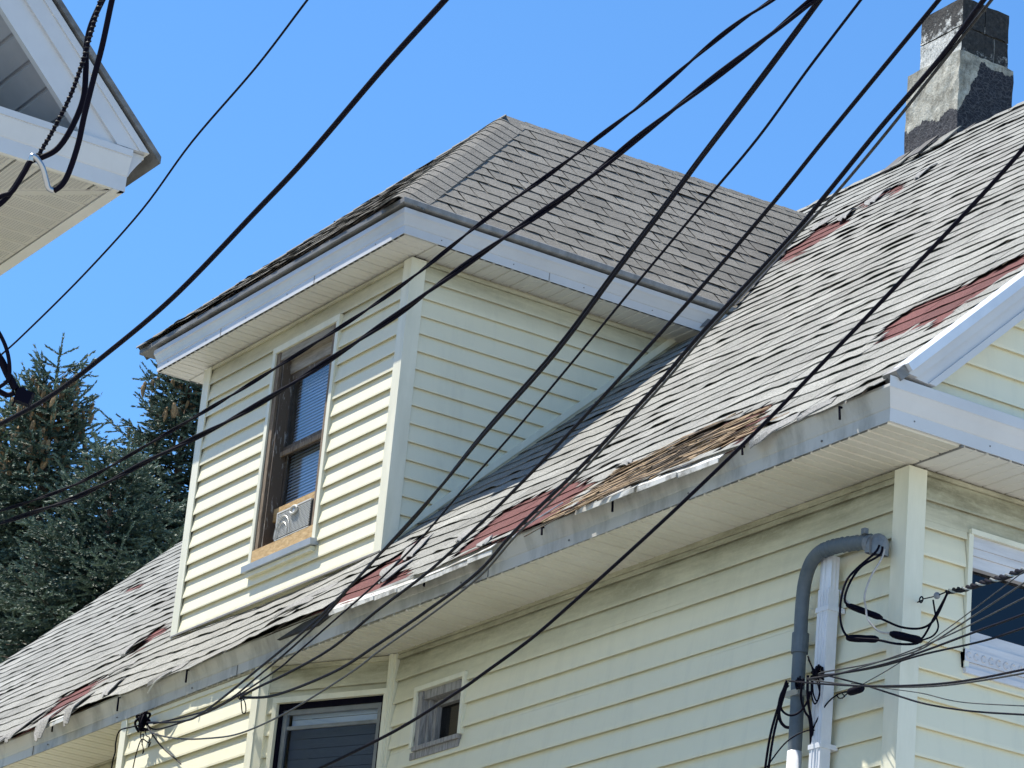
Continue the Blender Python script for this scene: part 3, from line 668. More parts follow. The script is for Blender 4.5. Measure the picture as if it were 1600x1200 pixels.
# --- soffits
def soffit(parent, O, eu, ev, n, wd, v0, v1, mat, z, v0f=None):
    O, eu, ev = Vector(O), Vector(eu), Vector(ev); ez = Vector((0, 0, 1))
    for k in range(n):
        dz_ = drop(O.x + k * wd) if v0f else 0
        a, b = k * wd + .003, (k + 1) * wd - .003
        s = (a + b) / 2
        lo = v0f(s) if v0f else v0
        m = MB()
        # rib profile: bevelled edges and one shallow V in the middle
        pr = [(a, .012), (a + .006, 0), (s - .006, 0), (s, .006), (s + .006, 0), (b - .006, 0), (b, .012)]
        A = [O + eu * u + ev * lo + ez * (z + dz_ + h) for u, h in pr]; B = [O + eu * u + ev * v1 + ez * (z + dz_ + h) for u, h in pr]
        for i in range(len(pr) - 1): m.quad(A[i], A[i + 1], B[i + 1], B[i])
        m.quad(A[0], B[0], B[-1], A[-1])
        m.build('soffit_panel', mat, parent)
sf = MB().prism([(-27.9, fx(-27.9) + .01, ZS + .015), (XE - .01, YE + .01, ZS + .015), (XE - .01, YW - .003, ZS + .015), (-27.9, YW - .003, ZS + .015)], (0, 0, .015)).build('soffit', M['soffit_old'], house)
soffit(sf, (-27.92, 0, 0), (1, 0, 0), (0, 1, 0), 109, .1508, 0, YW - .006, M['soffit_old'], ZS, lambda s: fx(-27.92 + s) + .002)
sg = MB().box((XR + .003, YW + .006, ZS + .015), (XE - .01, 20.7, ZS + .03)).build('soffit', M['soffit'], house)
soffit(sg, (0, YW + .010, 0), (0, 1, 0), (1, 0, 0), 74, .1508, XR + .004, XE - .002, M['soffit'], ZS)
MB().box((XR + .02, YW - .0058, ZS - .004), (XE - .001, YW + .008, ZS + .012)).build('soffit_joint', M['edge_dark'], house)

# --- upper gable: flush above the cornice
XG = -11.56
def gl(z): return max(YE + .10 + (z - 7.22) / PITCH, YE + .2)
gh = MB().prism([(XG, YE + .16, 7.19), (XG, 2 * 14.87 - YE - .16, 7.19), (XG, 14.87, 12.60)], (-.12, 0, 0)).build('gable_peak_wall', M['siding_clean'], house)
clad(gh, (XG, 0, 0), (0, 1, 0), (1, 0, 0), 7.192, 12.3, .142, lambda z: gl(z) + .02, lambda z: 2 * 14.87 - gl(z) - .02, [], M['siding_clean'])
# rake boards, in three stepped bands
for sgn in (1, -1):
    def rp(v, n_): 
        y = YE - .02 + v * CT - n_ * ST; z = 7.2 + v * ST + n_ * CT
        return Vector((0, y if sgn > 0 else 2 * 14.87 - y, z))
    rk = MB()
    for x0, x1, n0, n1 in ((XG + .02, XE + .060, -.055, -.012), (XG + .02, XE + .040, -.115, -.0551), (XG + .02, XE + .050, -.148, -.1151)):
        lo = .08 + max(0, -n0) * .9
        a, b = rp(lo, n0), rp(VL + .02, n0); c, d = rp(VL + .02, n1), rp(.08 + max(0, -n1) * .9, n1)
        rk.prism([(x0, p.y, p.z) for p in (a, b, c, d)], (x1 - x0, 0, 0))
    rk.build('rake_board', M['fascia'], house)
    mt = MB()
    for x0, x1, n0, n1 in ((XE - .02, XE + .085, -.010, .034), (XE - .06, XE - .02, .012, .030)):
        a, b, c, d = rp(.10, n0), rp(VL + .05, n0), rp(VL + .05, n1), rp(.10, n1)
        mt.prism([(x0, p.y, p.z) for p in (a, b, c, d)], (x1 - x0, 0, 0))
    mt.build('rake_flashing', M['metal'], house)
    a, b, c, d = rp(.03, -.02), rp(.0985, -.02), rp(.0985, .036), rp(.03, .036)
    MB().prism([(XE - .05, p.y, p.z) for p in (a, b, c, d)], (.11, 0, 0)).build('rake_end_block', M['edge_dark'], house)

# ------------------------------------------------------------------ roof
def inside(poly, x, y):
    r = False; n = len(poly)
    for i in range(n):
        x0, y0 = poly[i]; x1, y1 = poly[(i + 1) % n]
        if (y0 > y) != (y1 > y) and x < (x1 - x0) * (y - y0) / (y1 - y0) + x0: r = not r
    return r
class Wave:
    """smooth random curve for each row"""
    def __init__(s, seed, step): s.r = np.random.default_rng(seed); s.step = step; s.rows = {}
    def __call__(s, row, u):
        if row not in s.rows: s.rows[row] = s.r.random(700)
        a = s.rows[row]; t = (u + 60) / s.step; i = int(t) % 698; f = t - int(t); f = f * f * (3 - 2 * f)
        return a[i] * (1 - f) + a[i + 1] * f
def cam_project(p):
    d = (p[0], p[1], p[2] - 1.6)
    c = [sum(AX[i][k] * d[k] for k in range(3)) for i in range(3)]
    return 800 + 5000 * c[0] / c[2], 600 + 5000 * c[1] / c[2], c[2]

def tab(mapf, nrm, u0, u1, v0, v1, row, curl, rag, keep, nx, thick=.003, lift=.006, nv=(0, .22, .55, 1)):
    """one shingle tab: curled lower edge, ragged outline, real thickness. Returns (verts, faces, whole)"""
    verts = []; faces = []; nrm = np.array(nrm); cells = []
    V = []; und = getattr(curl, 'und', None)
    for j, t in enumerate(nv):
        r = []
        for i in range(nx + 1):
            u = u0 + (u1 - u0) * i / nx
            v = v0 + (v1 - v0) * t + (rag(row, u) if j == 0 else 0)
            n = lift * (1 - t) + .002 + curl(row, u) * max(0, 1 - t / .5) ** 2
            if und: n += und(row, u) * (1 - t) + und(row + 1, u) * t
            r.append((np.array(mapf(u, v)) + nrm * n, u, v))
        V.append(r)
    for j in range(len(nv) - 1):
        for i in range(nx):
            u = (V[j][i][1] + V[j][i + 1][1]) / 2; v = (V[j][i][2] + V[j + 1][i][2]) / 2
            cells.append((i, j) if keep(u, v) else None)
    kept = [c for c in cells if c]
    if not kept: return None
    idx = {}
    def vid(i, j, low=False):
        k = (i, j, low)
        if k not in idx:
            p = V[j][i][0]
            if low: p = p - nrm * thick
            idx[k] = len(verts); verts.append(tuple(p))
        return idx[k]
    ks = set(kept)
    for i, j in kept:
        faces.append((vid(i, j), vid(i + 1, j), vid(i + 1, j + 1), vid(i, j + 1)))
        if (i, j - 1) not in ks: faces.append((vid(i, j, True), vid(i + 1, j, True), vid(i + 1, j), vid(i, j)))
        if j < 2:
            if (i - 1, j) not in ks: faces.append((vid(i, j, True), vid(i, j), vid(i, j + 1), vid(i, j + 1, True)))
            if (i + 1, j) not in ks: faces.append((vid(i + 1, j), vid(i + 1, j, True), vid(i + 1, j + 1, True), vid(i + 1, j + 1)))
    return verts, faces, len(kept) == len(cells)

UW1, UW2, UW3 = Wave(901, .42), Wave(902, .20), Wave(903, 1.3)
def UND(row, u): return .008 * UW1(row, u) + .004 * UW2(row, u) + .012 * UW3(row // 3, u) * UW1(row // 2, u + 3)
FIELD = []     # (score, verts, faces, tint, parent, material)
def shingle_field(mapf, nrm, u0, u1, nrows, e, wt, keep, parent, mat, amp, seed, nx=7, width_jit=.02, ragamp=.012, gap=.004, far=False, wave=False):
    wv = Wave(seed, .12); wv2 = Wave(seed + 1, .055); big = Wave(seed + 2, .9); rg = Wave(seed + 3, .11); rg2 = Wave(seed + 4, .03)
    def curl(row, u): 
        a = wv(row, u); return amp * (max(0, a - .25) ** 2 * 1.5 + .25 * wv2(row, u) * a) * (.35 + 1.3 * big(row // 2, u))
    def rag(row, u): return ragamp * (rg(row, u) - .5) * 2 + ragamp * .5 * (rg2(row, u) - .5)
    rr = np.random.default_rng(seed + 9)
    for r in range(nrows):
        u = u0 - (r % 2) * wt / 2 - wt * rr.random() * .25
        while u < u1:
            a = u + rr.uniform(-.5, .5) * width_jit; b = u + wt - gap; 
            a_, b_ = max(a, u0), min(b, u1)
            if b_ - a_ > .03:
                lean = rr.uniform(-.0012, .0012); extra = (rr.random() < .08) * rr.uniform(.0, .5) * amp
                dv = rr.uniform(-.004, .004)
                c2 = lambda row, uu: curl(row, uu) + extra + lean * (uu - a_) / wt + .15 * amp * (1 - min((uu - a_), (b_ - uu)) / (wt * .5)) ** 2
                if wave: c2.und = UND
                t = tab(mapf, nrm, a_, b_, r * e + dv, (r + 1) * e + .03 + dv, r, c2, rag, keep, nx)
                if t:
                    x, y, d = cam_project(t[0][0])
                    ok = -20 < x < 1600 and 0 < y < 1200 and not far
                    x2, y2, _ = cam_project(t[0][-1])
                    FIELD.append(((abs(x2 - x) + abs(y2 - y) if ok else -1) + 1000 * 0, t[0], t[1], float(np.clip(rr.normal(.5, .17), 0, 1)), parent, mat))
            u += wt

roof = MB()
xa, xb = -27.86, XE + .01
def rq(m, x0, x1, v0, v1, n_, d):
    P = [Vector(roof_map(x0, v0)), Vector(roof_map(x1, v0)), Vector(roof_map(x1, v1)), Vector(roof_map(x0, v1))]
    nn = Vector(roof_n)
    m.hexa([p + nn * (n_ - d) for p in P] + [p + nn * n_ for p in P])
for i in range(24):
    x0 = xa + (xb - xa) * i / 24; x1 = xa + (xb - xa) * (i + 1) / 24
    rq(roof, x0, x1, .02, VL, -.016, .02)
roof.prism([(xa, 14.87, roof_z(14.87) - .02), (xa, 20.75, 7.17), (xa, 20.75, 7.19), (xa, 14.87, roof_z(14.87))], (xb - xa, 0, 0))
roof = roof.build('roof', M['deck'], house)
m = MB()
m.quad((xa, 14.88, roof_z(14.87) + .03), (xb, 14.88, roof_z(14.87) + .03), (xb, 20.8, 7.19), (xa, 20.8, 7.19))
m.build('back_slope_shingles', M['shingle'], roof, tint=.5, kind='stuff')
# gable end fill on the far side
MB().prism([(XL, YE + .2, 7.02), (XL, 20.5, 7.02), (XL, 14.87, 12.60)], (.12, 0, 0)).build('gable_peak_wall', M['siding_clean'], house)

DX0, DX1, DY = -20.60, -17.62, 9.718     # dormer walls
pj = Wave(77, .06)
def in_patch(u, v, names):
    uu = u + .05 * (pj(int(v * 9), u) - .5); vv = v + .09 * (pj(5, u) - .5)
    return any(inside(PATCHES[k], uu, vv) for k in names)
ALL = list(PATCHES)
def keep_main(u, v):
    x, y, z = roof_map(u, v)
    if DX0 + .01 < x < DX1 - .01 and DY + .02 < y < 12.0: return False
    return not in_patch(u, v, ALL)
shingle_field(roof_map, roof_n, xa, xb - .03, 41, .1985, .31, keep_main, roof, M['shingle'], .010, 100, nx=8, wave=True)
# the older red layer shows where tabs have gone
red_cells = [k for k in ALL if k != 'wood']
def keep_red(u, v):
    for k in red_cells:
        P = PATCHES[k]
        for du, dv in ((0, 0), (.16, 0), (-.16, 0), (0, .12), (0, -.12), (.1, .1), (-.1, -.1)):
            if inside(P, u + du, v + dv): return not (k != 'redwood' and inside(PATCHES['wood'], u, v))
    return False
def red_map(u, v):
    p = roof_map(u, v); return (p[0], p[1] + ST * .007, p[2] - CT * .007)
RED = []
keepF = FIELD; FIELD = RED
shingle_field(red_map, roof_n, xa, xb - .03, 36, .21, .33, keep_red, roof, M['shingle_red'], .004, 300, nx=8, ragamp=.006)
FIELD = keepF
for sc, v, f, t, par, mt in RED:
    m = MB(); m.v = v; m.f = f
    m.build('red_shingle', mt, par, tint=t)

# broken laths in the rotted strip above the eave
rr = random.Random(5)
P = PATCHES['wood']; n = 0
while n < 95:
    u = rr.uniform(-14.3, -12.7); v = rr.uniform(-.05, .72)
    if not inside(P, u, v): continue
    L = rr.uniform(.22, .75); wd = rr.uniform(.008, .030); a = rr.gauss(.34, .14)
    du, dv = math.cos(a), math.sin(a)
    pts = []
    for k in range(4):
        t = k / 3 - .5
        q = roof_map(u + du * L * t, v + dv * L * t)
        h = -.004 + .018 * rr.random() + .004 * k / 3
        pts.append(Vector(q) + Vector(roof_n) * h)
    m = MB(); nn = Vector(roof_n)
    for p0, p1 in zip(pts, pts[1:]):
        s = (p1 - p0).cross(nn).normalized() * wd * .5
        tk = nn * rr.uniform(.003, .006)
        m.hexa([p0 - s, p0 + s, p0 + s + tk, p0 - s + tk, p1 - s * .8, p1 + s * .8, p1 + s * .8 + tk, p1 - s * .8 + tk])
    m.build('lath_splinter', M['lath'] if rr.random() < .62 else M['deck'], roof)
    n += 1

# white drip edge left bare under the missing tabs
for x0, x1 in ((-16.79, -14.94), (-14.06, -13.50), (-13.48, -12.76), (-20.95, -20.50)):
    m = MB(); nn = Vector(roof_n); k = max(2, int((x1 - x0) / .25)); 
    for i in range(k):
        a = x0 + (x1 - x0) * i / k; b = x0 + (x1 - x0) * (i + 1) / k
        pa = [Vector(roof_map(x, v)) + nn * h for x, v, h in ((a, -.045, -.004), (b, -.045, -.004), (b, .045, -.002), (a, .045, -.002))]
        m.hexa(pa + [p + nn * .005 for p in pa])
        m.box((a, pa[0].y - .002, pa[0].z - .028), (b, pa[0].y + .003, pa[0].z - .001))
    m.build('drip_edge', M['drip'], roof)
# loose flaps that hang or curl over the eave
def flap(u, v, L, wd, ang, curl, droop, mat='shingle_grey', seed=0, up=.020):
    r = random.Random(seed); nu, nl = 5, 9
    g = []
    du, dv = math.cos(ang), math.sin(ang)
    for i in range(nl + 1):
        t = i / nl
        w_ = wd * (1 - .25 * t - .45 * max(0, t - .75) / .25 * r.uniform(.7, 1.2))
        row = []
        for j in range(nu + 1):
            s = (j / nu - .5) * w_
            uu = u + du * L * t - dv * s; vv = v + dv * L * t + du * s
            p = Vector(roof_map(uu, max(vv, -.02))) + Vector(roof_n) * (up + curl * .26 * math.sin(t * 2.6) + .008 * math.sin(j * 1.9 + seed) * t)
            if vv < -.02: p += Vector((0, (vv + .02) * .35, (vv + .02) * .95)) * droop
            row.append(p)
        g.append(row)
    m = MB()
    for i in range(nl):
        for j in range(nu):
            m.quad(g[i][j], g[i][j + 1], g[i + 1][j + 1], g[i + 1][j])
    nn = Vector(roof_n) * .006
    for i in range(nl):
        m.quad(g[i][0] - nn, g[i][0], g[i + 1][0], g[i + 1][0] - nn); m.quad(g[i][nu], g[i][nu] - nn, g[i + 1][nu] - nn, g[i + 1][nu])
    for j in range(nu):
        m.quad(g[nl][j], g[nl][j] - nn, g[nl][j + 1] - nn, g[nl][j + 1])
    return m.build('loose_shingle', M[mat], roof, smooth=True, tint=.6)
PI = math.pi
FLAPS = []
for (ua, va), (ub, vb), wd, cu in (((-21.82, .436), (-21.55, -.06), .20, .06), ((-21.95, .36), (-21.78, -.08), .10, .05), ((-21.05, .22), (-20.85, -.20), .20, .06), ((-20.66, .24), (-20.42, -.16), .13, .07),
        ((-20.35, .34), (-20.05, .04), .14, .05), ((-22.0, 1.56), (-21.72, 1.22), .20, .13), ((-20.74, .75), (-20.95, .62), .09, .07), ((-17.60, .42), (-17.95, .30), .16, .09), ((-17.50, .52), (-17.86, .44), .12, .05),
        ((-16.47, .43), (-16.38, .12), .16, .05), ((-16.87, .85), (-16.55, .50), .20, .04), ((-16.75, .50), (-16.50, .26), .14, .06), ((-16.05, .70), (-15.9, .45), .16, .03), ((-12.25, .12), (-12.50, -.04), .18, .03),
        ((-11.96, .13), (-12.15, .02), .12, .04), ((-18.41, 6.62), (-18.60, 6.70), .22, .05), ((-17.9, 6.80), (-17.66, 6.45), .20, .09), ((-18.05, 6.55), (-17.85, 6.30), .16, .10), ((-17.45, 6.95), (-17.30, 6.65), .16, .07),
        ((-19.0, .14), (-19.3, -.03), .14, .03), ((-15.3, .20), (-15.1, .02), .10, .03), ((-14.35, .62), (-14.15, .50), .10, .04)):
    FLAPS.append((ua, va, math.hypot(ub - ua, vb - va), wd, math.atan2(vb - va, ub - ua), cu, 1.0))
for k, a in enumerate(FLAPS):
    flap(*a, seed=k)
# thin curled strips
for pts, r in (([(-14.62, 8.94 - .06, 7.08), (-14.60, 8.97, 7.18), (-14.52, 9.05, 7.26), (-14.47, 9.10, 7.31)], .0045),
               ([(-19.25, 8.93, 7.02), (-19.17, 8.94, 7.09), (-19.05, 8.99, 7.15)], .006)):
    MB().tube(smooth_path(pts), r, 6).build('shingle_strip', M['drip'], roof)

# ridge caps of the main roof
for k in range(64):
    x = xa + .02 + k * .255; r_ = np.random.default_rng(k)
    if not (xa < x < xb - .1): continue
    h = r_.uniform(.0, .02)
    pr = [(-.17, -.155), (-.08, -.065), (0, -.022), (.08, -.065), (.17, -.155)]
    A = [Vector((x, 14.87 + a, roof_z(14.87) + .024 + h * .5 + b * .93)) for a, b in pr]; B = [Vector((x + .30, 14.87 + a, roof_z(14.87) + .016 + b * .93)) for a, b in pr]
    m = MB()
    for i in range(4): m.quad(A[i], A[i + 1], B[i + 1], B[i]); m.quad(A[i] - Vector((0, 0, .007)), A[i + 1] - Vector((0, 0, .007)), A[i + 1], A[i])
    m.build('ridge_cap', M['shingle'], roof, tint=float(r_.uniform(.3, .8)))

# ------------------------------------------------------------------ dormer
win = (-19.475, -18.565, 8.165, 9.785)
dw = wall_boxes((0, DY, 0), (1, 0, 0), (0, -1, 0), DX0, DX1, 7.72, 9.99, [(-19.44, -18.60, 8.17, 9.75)], .1).build('dormer_front_wall', M['siding'], house)
zd = 7.866 - .0
clad(dw, (0, DY, 0), (1, 0, 0), (0, -1, 0), 7.872, 9.93, .1292, const(DX0 + .07), const(DX1 - .075), [(-19.50, -18.54, 8.11, 9.81)], M['siding'])
YD2 = 12.1
def roof_y(z): return 8.97 + (z - 7.163) / PITCH
for sx, X in ((1, DX1), (-1, DX0)):
    sw = MB().prism([(X, DY + .002, roof_z(DY) - .12), (X, YD2, roof_z(YD2) - .12), (X, YD2, 9.99), (X, DY + .002, 9.99)], (-sx * .1, 0, 0)).build('dormer_side_wall', M['siding'], house)
    # planks run from the corner post back to the roof slope; the slope cuts their far end
    if sx > 0:
        clad(sw, (X, 0, 0), (0, 1, 0), (1, 0, 0), 8.01, 9.93, .1292, const(DY + .075), lambda z: max(DY + .076, roof_y(z) - .05), [], M['siding'])
    else:
        clad(sw, (X, 0, 0), (0, 1, 0), (-1, 0, 0), 8.01, 9.93, .1292, const(DY + .075), lambda z: max(DY + .076, roof_y(z) - .05), [], M['siding'])
    corner_post(X, DY, sx, -1, 7.84 if sx > 0 else 7.80, 9.955, .075, .085, M['trim'], house)
    # channel that follows the roof up the cheek
    pts = [(X, DY + .09, roof_z(DY + .09) + .025), (X, 11.9, roof_z(11.9) + .025), (X, 11.9, roof_z(11.9) + .085), (X, DY + .09, roof_z(DY + .09) + .085)]
    MB().prism(pts, (sx * .027, 0, 0)).build('cheek_channel', M['trim'], house)
    MB().box((X + sx * .001, DY + .086, 9.932), (X + sx * .024, 11.75, 9.956)).build('frieze_trim', M['siding'], house)
MB().box((DX0 + .076, DY - .024, 9.932), (DX1 - .076, DY - .001, 9.956)).build('frieze_trim', M['siding'], house)
MB().box((DX0 + .076, DY - .028, 7.852), (DX1 - .076, DY - .001, 7.871)).build('starter_strip', M['trim'], house)
MB().prism([(DX0 - .02, DY - .02, roof_z(DY - .02) + .012), (DX0 - .02, DY - .045, roof_z(DY - .045) + .010), (DX0 - .02, DY - .02, roof_z(DY - .02) + .022)], (DX1 - DX0 + .04, 0, 0)).build('dormer_base_flashing', M['tar'], house)

ZD = 9.974
FX0, FX1, FY = -20.98, -17.32, 9.456
dcrown = [(-.02, 0), (0, 0), (0, .06), (.004, .064), (.01, .09), (.022, .125), (.03, .138), (.03, .172), (.024, .176), (-.02, .176)]
sweep([(FX0, 12.35), (FX0, FY), (FX1, FY), (FX1, 12.15)], [(o, ZD + z) for o, z in dcrown], 'dormer_fascia', M['fascia'], house)
ddrip = [(-.03, ZD + .192), (.045, ZD + .192), (.052, ZD + .199), (.052, ZD + .232), (.046, ZD + .238), (-.03, ZD + .238)]
sweep([(FX0 - .20, 12.5), (FX0 - .20, FY), (FX1, FY)], ddrip, 'dormer_drip_edge', M['edge_dark'], house, d_out=(0, 1, 0))
sweep([(FX1 + .001, FY - .001), (FX1 + .001, 12.25)], ddrip, 'dormer_drip_edge', M['edge_grey'], house, d_in=(1, 0, 0))
ds = MB().box((FX0 + .01, FY + .005, ZD + .014), (FX1 - .01, DY - .001, ZD + .026)).build('soffit', M['soffit'], house)
soffit(ds, (FX0 + .005, 0, 0), (1, 0, 0), (0, 1, 0), 24, .152, FY + .004, DY - .001, M['soffit'], ZD)
for X0, X1 in ((DX1 + .001, FX1 - .003), (FX0 + .003, DX0 - .001)):
    d2 = MB().box((X0, DY + .004, ZD + .014), (X1, 12.15, ZD + .026)).build('soffit', M['soffit'], house)
    soffit(d2, (0, DY + .006, 0), (0, 1, 0), (1, 0, 0), 15, .152, X0, X1, M['soffit'], ZD)
# three roof planes
EX0, EX1, EY, EZ = -21.24, -17.345, 9.40, 10.232
XM = (EX0 + EX1) / 2; HW = (EX1 - EX0) / 2
ZRa, ZRb, YP = EZ + 1.915, EZ + 1.995, EY + 1.90
LS = math.hypot(HW, 1.90)
def ridge_z(y): return ZRa + (ZRb - ZRa) * (y - YP) / 2.9
def side_map(sg):
    X0 = EX1 if sg > 0 else EX0
    def f(u, v):
        t = min(v / LS, .999); return (X0 + (XM - X0) * t, u, EZ + (ridge_z(u) - EZ) * t)
    return f
def front_map(u, v):
    t = v / LS; return (u, EY + (YP - EY) * t, EZ + (ZRa - EZ) * t)
q = .70711
YV = 14.6
droof = MB()
fm, rm, lm_ = front_map, side_map(1), side_map(-1)
yb = roof_y(EZ) + .1
droof.prism([fm(EX0 + .02, .02), fm(EX1 - .02, .02), (XM, YP, ZRa)], (0, 0, -.012))
droof.prism([(EX1 - .02, EY + .02, EZ), (EX1 - .02, yb, EZ), (XM, YV, ridge_z(YV)), (XM, YP, ZRa)], (0, 0, -.012))
droof.prism([(EX0 + .02, EY + .02, EZ), (EX0 + .02, yb, EZ), (XM, YV, ridge_z(YV)), (XM, YP, ZRa)], (0, 0, -.012))
droof.v = [(a, b, c - .035) for a, b, c in droof.v]
droof = droof.build('dormer_roof', M['deck'], house)
def keep_side(sg):
    f = side_map(sg)
    def k(u, v):
        x, y, z = f(u, v); t = v / LS
        return (u - EY) > (YP - EY) * t + .02 and z > roof_z(y) - .04
    return k
def keep_front(u, v):
    t = v / LS
    return EX0 + HW * t + .03 < u < EX1 - HW * t - .03
shingle_field(side_map(1), (q, 0, q), EY - .015, 14.7, 15, .182, .25, keep_side(1), droof, M['shingle_dormer'], .0075, 500, nx=7, ragamp=.004, gap=.012, width_jit=.01)
shingle_field(front_map, (0, -q, q), EX0 - .01, EX1 + .01, 15, .182, .25, keep_front, droof, M['shingle_dormer'], .010, 600, nx=6, ragamp=.004, gap=.012)
shingle_field(side_map(-1), (-q, 0, q), EY - .015, 14.7, 15, .182, .25, keep_side(-1), droof, M['shingle_dormer'], .008, 700, nx=4, ragamp=.004, far=True)

def hip_caps(A, B, dl, dr, n, wd, parent, mat, seed, first=0):
    A, B, dl, dr = map(Vector, (A, B, dl, dr)); ax = (B - A).normalized(); L = (B - A).length
    up = -(dl + dr).normalized(); side = (dr - dl).normalized()
    r = random.Random(seed)
    for k in range(n):
        s0 = L * k / n - .01; s1 = min(s0 + L / n * 1.35, L + .01)
        h0, h1 = .018 + r.uniform(0, .003), .012
        pr = []
        for t in (-1, -.62, -.3, 0, .3, .62, 1):
            d = dl if t < 0 else dr
            pr.append(d * abs(t) * wd - up * (.012 * (1 - min(1, abs(t) / .3)) if abs(t) < .3 else 0))
        bow = r.uniform(.0, .02)
        def n_(t): return up if abs(t) < .1 else up
        T = (-1, -.62, -.3, 0, .3, .62, 1)
        a = [A + ax * (s0 + bow * abs(t) * -1) + p + up * (h0 * (1 - .35 * abs(t)) + r.uniform(0, .0015)) for t, p in zip(T, pr)]
        b = [A + ax * s1 + p + up * h1 * (1 - .5 * abs(t)) for t, p in zip(T, pr)]
        m = MB()
        for i in range(6):
            m.quad(a[i], a[i + 1], b[i + 1], b[i]); m.quad(a[i] - up * .005, a[i + 1] - up * .005, a[i + 1], a[i])
        m.quad(a[6] - up * .008, b[6] - up * .008, b[6], a[6]); m.quad(a[0], b[0], b[0] - up * .008, a[0] - up * .008)
        m.build('hip_cap', mat, parent, smooth=False, tint=r.uniform(.35, .75))
peak = (XM, YP, ZRa)
def perp(ax, d):
    ax = Vector(ax).normalized(); d = Vector(d); return (d - ax * d.dot(ax)).normalized()
axr = Vector(peak) - Vector((EX1, EY, EZ)); axl = Vector(peak) - Vector((EX0, EY, EZ))
hip_caps((EX1, EY, EZ), peak, perp(axr, (-1, 0, 0)), perp(axr, (0, 1, 0)), 20, .20, droof, M['shingle_dormer'], 3)
hip_caps((EX0, EY, EZ), peak, perp(axl, (0, 1, 0)), perp(axl, (1, 0, 0)), 22, .14, droof, M['shingle_dormer'], 4)
hip_caps((XM, YP + .02, ZRa), (XM, YV - .25, ridge_z(YV - .25)), (-q, 0, -q), (q, 0, -q), 17, .09, droof, M['shingle_dormer'], 5)
# dark valley lining where dormer and main roof meet
for sx in (1, -1):
    X0 = EX1 if sx > 0 else EX0
    a = Vector((X0 + sx * .05, roof_y(EZ) - .05, EZ - .02)); b = Vector((XM, roof_y(ridge_z(14.0)) + .02, ridge_z(14.0) + .0))
    nn = Vector(roof_n)
    m = MB().hexa([a + nn * .01, a + Vector((sx * .05, 0, 0)) + nn * .01, b + Vector((sx * .05, 0, 0)) + nn * .01, b + nn * .01,
                   a + nn * .05 + Vector((0, -.02, 0)), a + Vector((sx * .035, 0, 0)) + nn * .022, b + Vector((sx * .035, 0, 0)) + nn * .022, b + nn * .04])
    m.build('valley_lining', M['tar'], house)
# closes the end of the dormer eave against the roof
MB().prism([(EX1 - .05, 11.9, 10.0), (EX1 - .05, 12.35, 10.22), (EX1 - .05, 12.05, 10.22)], (.09, 0, 0)).build('eave_end', M['edge_dark'], house)

# ------------------------------------------------------------------ shingles: the 300 that show largest are parts, the rest one mass per roof
FIELD.sort(key=lambda t: -t[0])
for sc, v, f, t, par, mt in FIELD[:300]:
    m = MB(); m.v = v; m.f = f
    m.build('shingle', mt, par, tint=t)
rest = {}
for sc, v, f, t, par, mt in FIELD[300:]:
    k = par.name
    m, ti, _, _ = rest.setdefault(k, (MB(), [], par, mt))
    i = len(m.v); m.v += v; m.f += [tuple(a + i for a in q_) for q_ in f]; ti += [t] * len(f)
for k, (m, ti, par, mt) in rest.items():
    m.build('shingles', mt, par, tint=ti, kind='stuff')

# ------------------------------------------------------------------ chimney
chm = MB()
def rough_box(m, a, b, amp, n=(10, 10, 12), seed=1):
    """box with every face finely divided and pushed about, so that edges are worn"""
    r = np.random.default_rng(seed); x0, y0, z0 = a; x1, y1, z1 = b
    cache = {}
    def P(i, j, k):
        key = (i, j, k)
        if key not in cache:
            cache[key] = (x0 + (x1 - x0) * i / n[0] + r.uniform(-amp, amp), y0 + (y1 - y0) * j / n[1] + r.uniform(-amp, amp), z0 + (z1 - z0) * k / n[2] + r.uniform(-amp, amp))
        return cache[key]
    for i in range(n[0]):
        for k in range(n[2]):
            m.quad(P(i, 0, k), P(i + 1, 0, k), P(i + 1, 0, k + 1), P(i, 0, k + 1)); m.quad(P(i + 1, n[1], k), P(i, n[1], k), P(i, n[1], k + 1), P(i + 1, n[1], k + 1))
    for j in range(n[1]):
        for k in range(n[2]):
            m.quad(P(n[0], j, k), P(n[0], j + 1, k), P(n[0], j + 1, k + 1), P(n[0], j, k + 1)); m.quad(P(0, j + 1, k), P(0, j, k), P(0, j, k + 1), P(0, j + 1, k + 1))
    for i in range(n[0]):
        for j in range(n[1]):
            m.quad(P(i, j, n[2]), P(i + 1, j, n[2]), P(i + 1, j + 1, n[2]), P(i, j + 1, n[2]))
    return m
chim = rough_box(MB(), (-18.85, 14.85, 12.3), (-18.185, 15.42, 13.535), .005).build('chimney', M['chimney'], house)
MB().box((-18.70, 14.90, 13.50), (-18.24, 15.34, 14.0)).build('chimney_core', M['mortar'], chim)
for k, (z0, z1) in enumerate(((13.532, 13.765), (13.777, 14.03))):
    sp = (14.875, 15.115, 15.37) if k else (14.875, 15.22, 15.37)
    for j in range(2):
        rough_box(MB(), (-18.725 if j == 0 else -18.725, sp[j] + (.006 if j else 0), z0), (-18.205, sp[j + 1] - (.006 if not j else 0), z1), .004, (6, 4, 4), 20 + 5 * k + j).build('chimney_block', M['soot'], chim)
# flashing of torn shingle round the foot
for k in range(7):
    r_ = random.Random(k + 40)
    x = -18.9 + k * .13
    m = MB(); a = Vector((x, 14.66 + r_.uniform(-.04, .04), roof_z(14.66) + .03))
    m.prism([a, a + Vector((.15, -.01, -.01)), a + Vector((.15, .19, .19 * PITCH + .03)), a + Vector((-.01, .19, .19 * PITCH + r_.uniform(.0, .03)))], Vector(roof_n) * .01)
    m.build('flashing_piece', M['shingle'] if k % 3 else M['tar'], chim, tint=.1)

